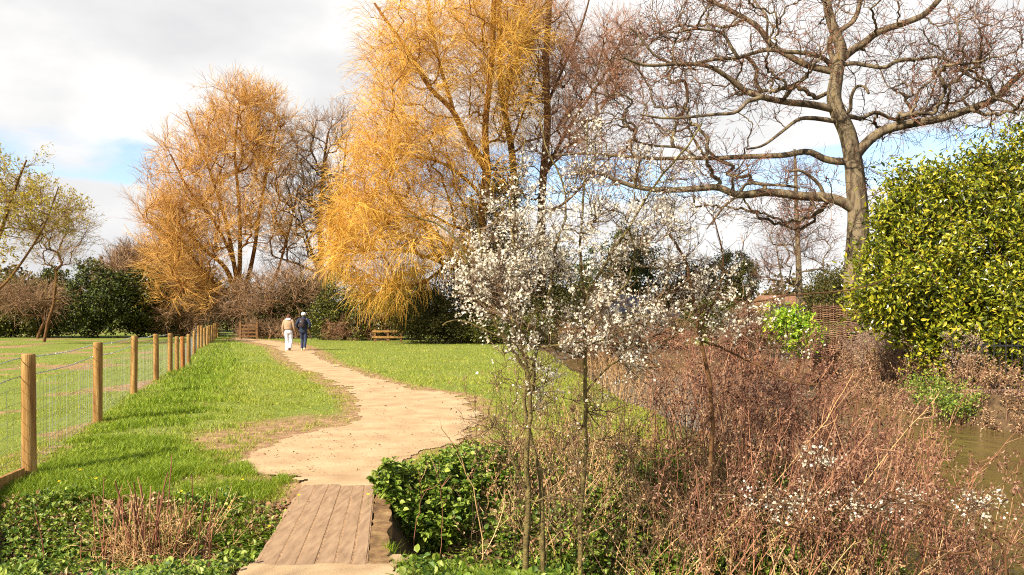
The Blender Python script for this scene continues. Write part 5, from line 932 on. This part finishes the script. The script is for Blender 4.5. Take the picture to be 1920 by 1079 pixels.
def walker_m():
    g_ = gpx(569, 658); o = thing('person', (g_[0], g_[1], float(H(g_[:1], g_[1:2])[0])+.01), 'person in a navy jacket, white cap and dark backpack walking away', 'person')
    M_nv = mat('navy_jacket', [lin(24, 36, 58, .7), lin(36, 52, 78, .7)], nscale=12, island=False, rough=.7); M_jn = mat('blue_jeans', [lin(46, 54, 80, .7), lin(64, 72, 100, .7)], nscale=14, island=False, rough=.85); M_bp = mat('dark_backpack', [lin(40, 28, 32, .7), lin(62, 44, 46, .8)], nscale=8, island=False, rough=.7); M_cap = mat('white_cap', [(.8, .79, .74)], island=False); M_sh = mat('tan_white_trainer', [lin(226, 190, 150, .85)], island=False); M_hr = mat('grey_hair', [lin(120, 100, 84, .8)], island=False); M_badge = mat('reflective_badge', [(.6, .65, .6)], island=False)
    AL = [(-.21, 0, 1.40), (-.31, -.06, 1.16), (-.22, .10, 1.00), (-.19, .13, .98)]; AR = [(.21, 0, 1.40), (.32, -.06, 1.16), (.23, .10, 1.00), (.20, .13, .98)]
    body(o, AL, AR, [(-.09, 0, .88), (-.09, .12, .48), (-.085, .06, .10), (-.085, .16, .04)], [(.09, 0, .88), (.09, .0, .48), (.085, -.14, .13), (.085, -.10, .04)])
    ring_body('jacket', [(0, 0, .82, .165, .125), (0, 0, .86, .185, .14), (0, 0, 1.0, .185, .14), (0, 0, 1.2, .205, .15), (0, 0, 1.36, .225, .14), (0, .0, 1.46, .15, .10), (0, .01, 1.53, .075, .07)], M_nv, o)
    for s, A in ((-1, AL), (1, AR)): limb_('sleeve', [(s*.14, 0, 1.43), A[0], A[1], A[2]], [.08, .082, .066, .055, .045], M_nv, o)
    ring_body('collar', [(0, -.0, 1.48, .085, .08), (0, 0, 1.52, .088, .085), (0, .01, 1.56, .08, .075)], M_nv, o)
    bp = ring_body('backpack', [(.01, -.21, 1.06, .09, .05), (.01, -.22, 1.10, .125, .085), (.01, -.225, 1.22, .13, .095), (.01, -.215, 1.36, .12, .08), (.01, -.18, 1.45, .08, .05), (.01, -.16, 1.47, .03, .02)], M_bp, o)
    ring_body('pocket', [(.01, -.30, 1.08, .06, .02), (.01, -.305, 1.12, .085, .035), (.01, -.305, 1.22, .085, .035), (.01, -.30, 1.26, .06, .02)], M_bp, bp) if False else None
    ring_body('badge', [(-.03, -.30, 1.31, .010, .012), (-.03, -.305, 1.33, .014, .014), (-.03, -.30, 1.35, .010, .012)], M_badge, o, n=8)
    for s in (-1, 1): limb_('strap', [(s*.08, -.14, 1.42), (s*.10, -.05, 1.475), (s*.11, .08, 1.42), (s*.12, .13, 1.25)], [.016, .016, .016], M_bp, o, 8)
    ring_body('trouser_seat', [(0, 0, .80, .15, .12), (0, 0, .88, .165, .13), (0, 0, .96, .15, .11)], M_jn, o)
    limb_('trouser_leg', [(-.08, 0, .88), (-.09, .08, .66), (-.09, .12, .48), (-.087, .08, .2), (-.085, .06, .07)], [.092, .085, .068, .058, .056], M_jn, o, 14); limb_('trouser_leg', [(.08, 0, .88), (.09, .02, .66), (.09, .0, .48), (.087, -.08, .24), (.085, -.13, .12)], [.092, .085, .068, .058, .056], M_jn, o, 14)
    ring_body('shoe', [(-.085, .10, .0, .045, .13), (-.085, .10, .04, .045, .12), (-.085, .06, .09, .04, .06)], M_sh, o); ring_body('shoe', [(.085, -.08, .0, .045, .06), (.085, -.13, .04, .047, .06), (.085, -.15, .10, .044, .05), (.085, -.13, .15, .038, .04)], M_sh, o)
    head_bits(o, (0, .03, 1.63), M_hr); ring_body('cap', [(0, .02, 1.64, .098, .108), (0, .02, 1.70, .100, .11), (0, .02, 1.745, .08, .09), (0, .02, 1.765, .02, .02)], M_cap, o); ring_body('cap_peak', [(0, .15, 1.655, .06, .05), (0, .15, 1.66, .07, .06), (0, .145, 1.668, .06, .05)], M_cap, o)
    o.scale = (1.0,)*3; return o
walker_w(); walker_m()
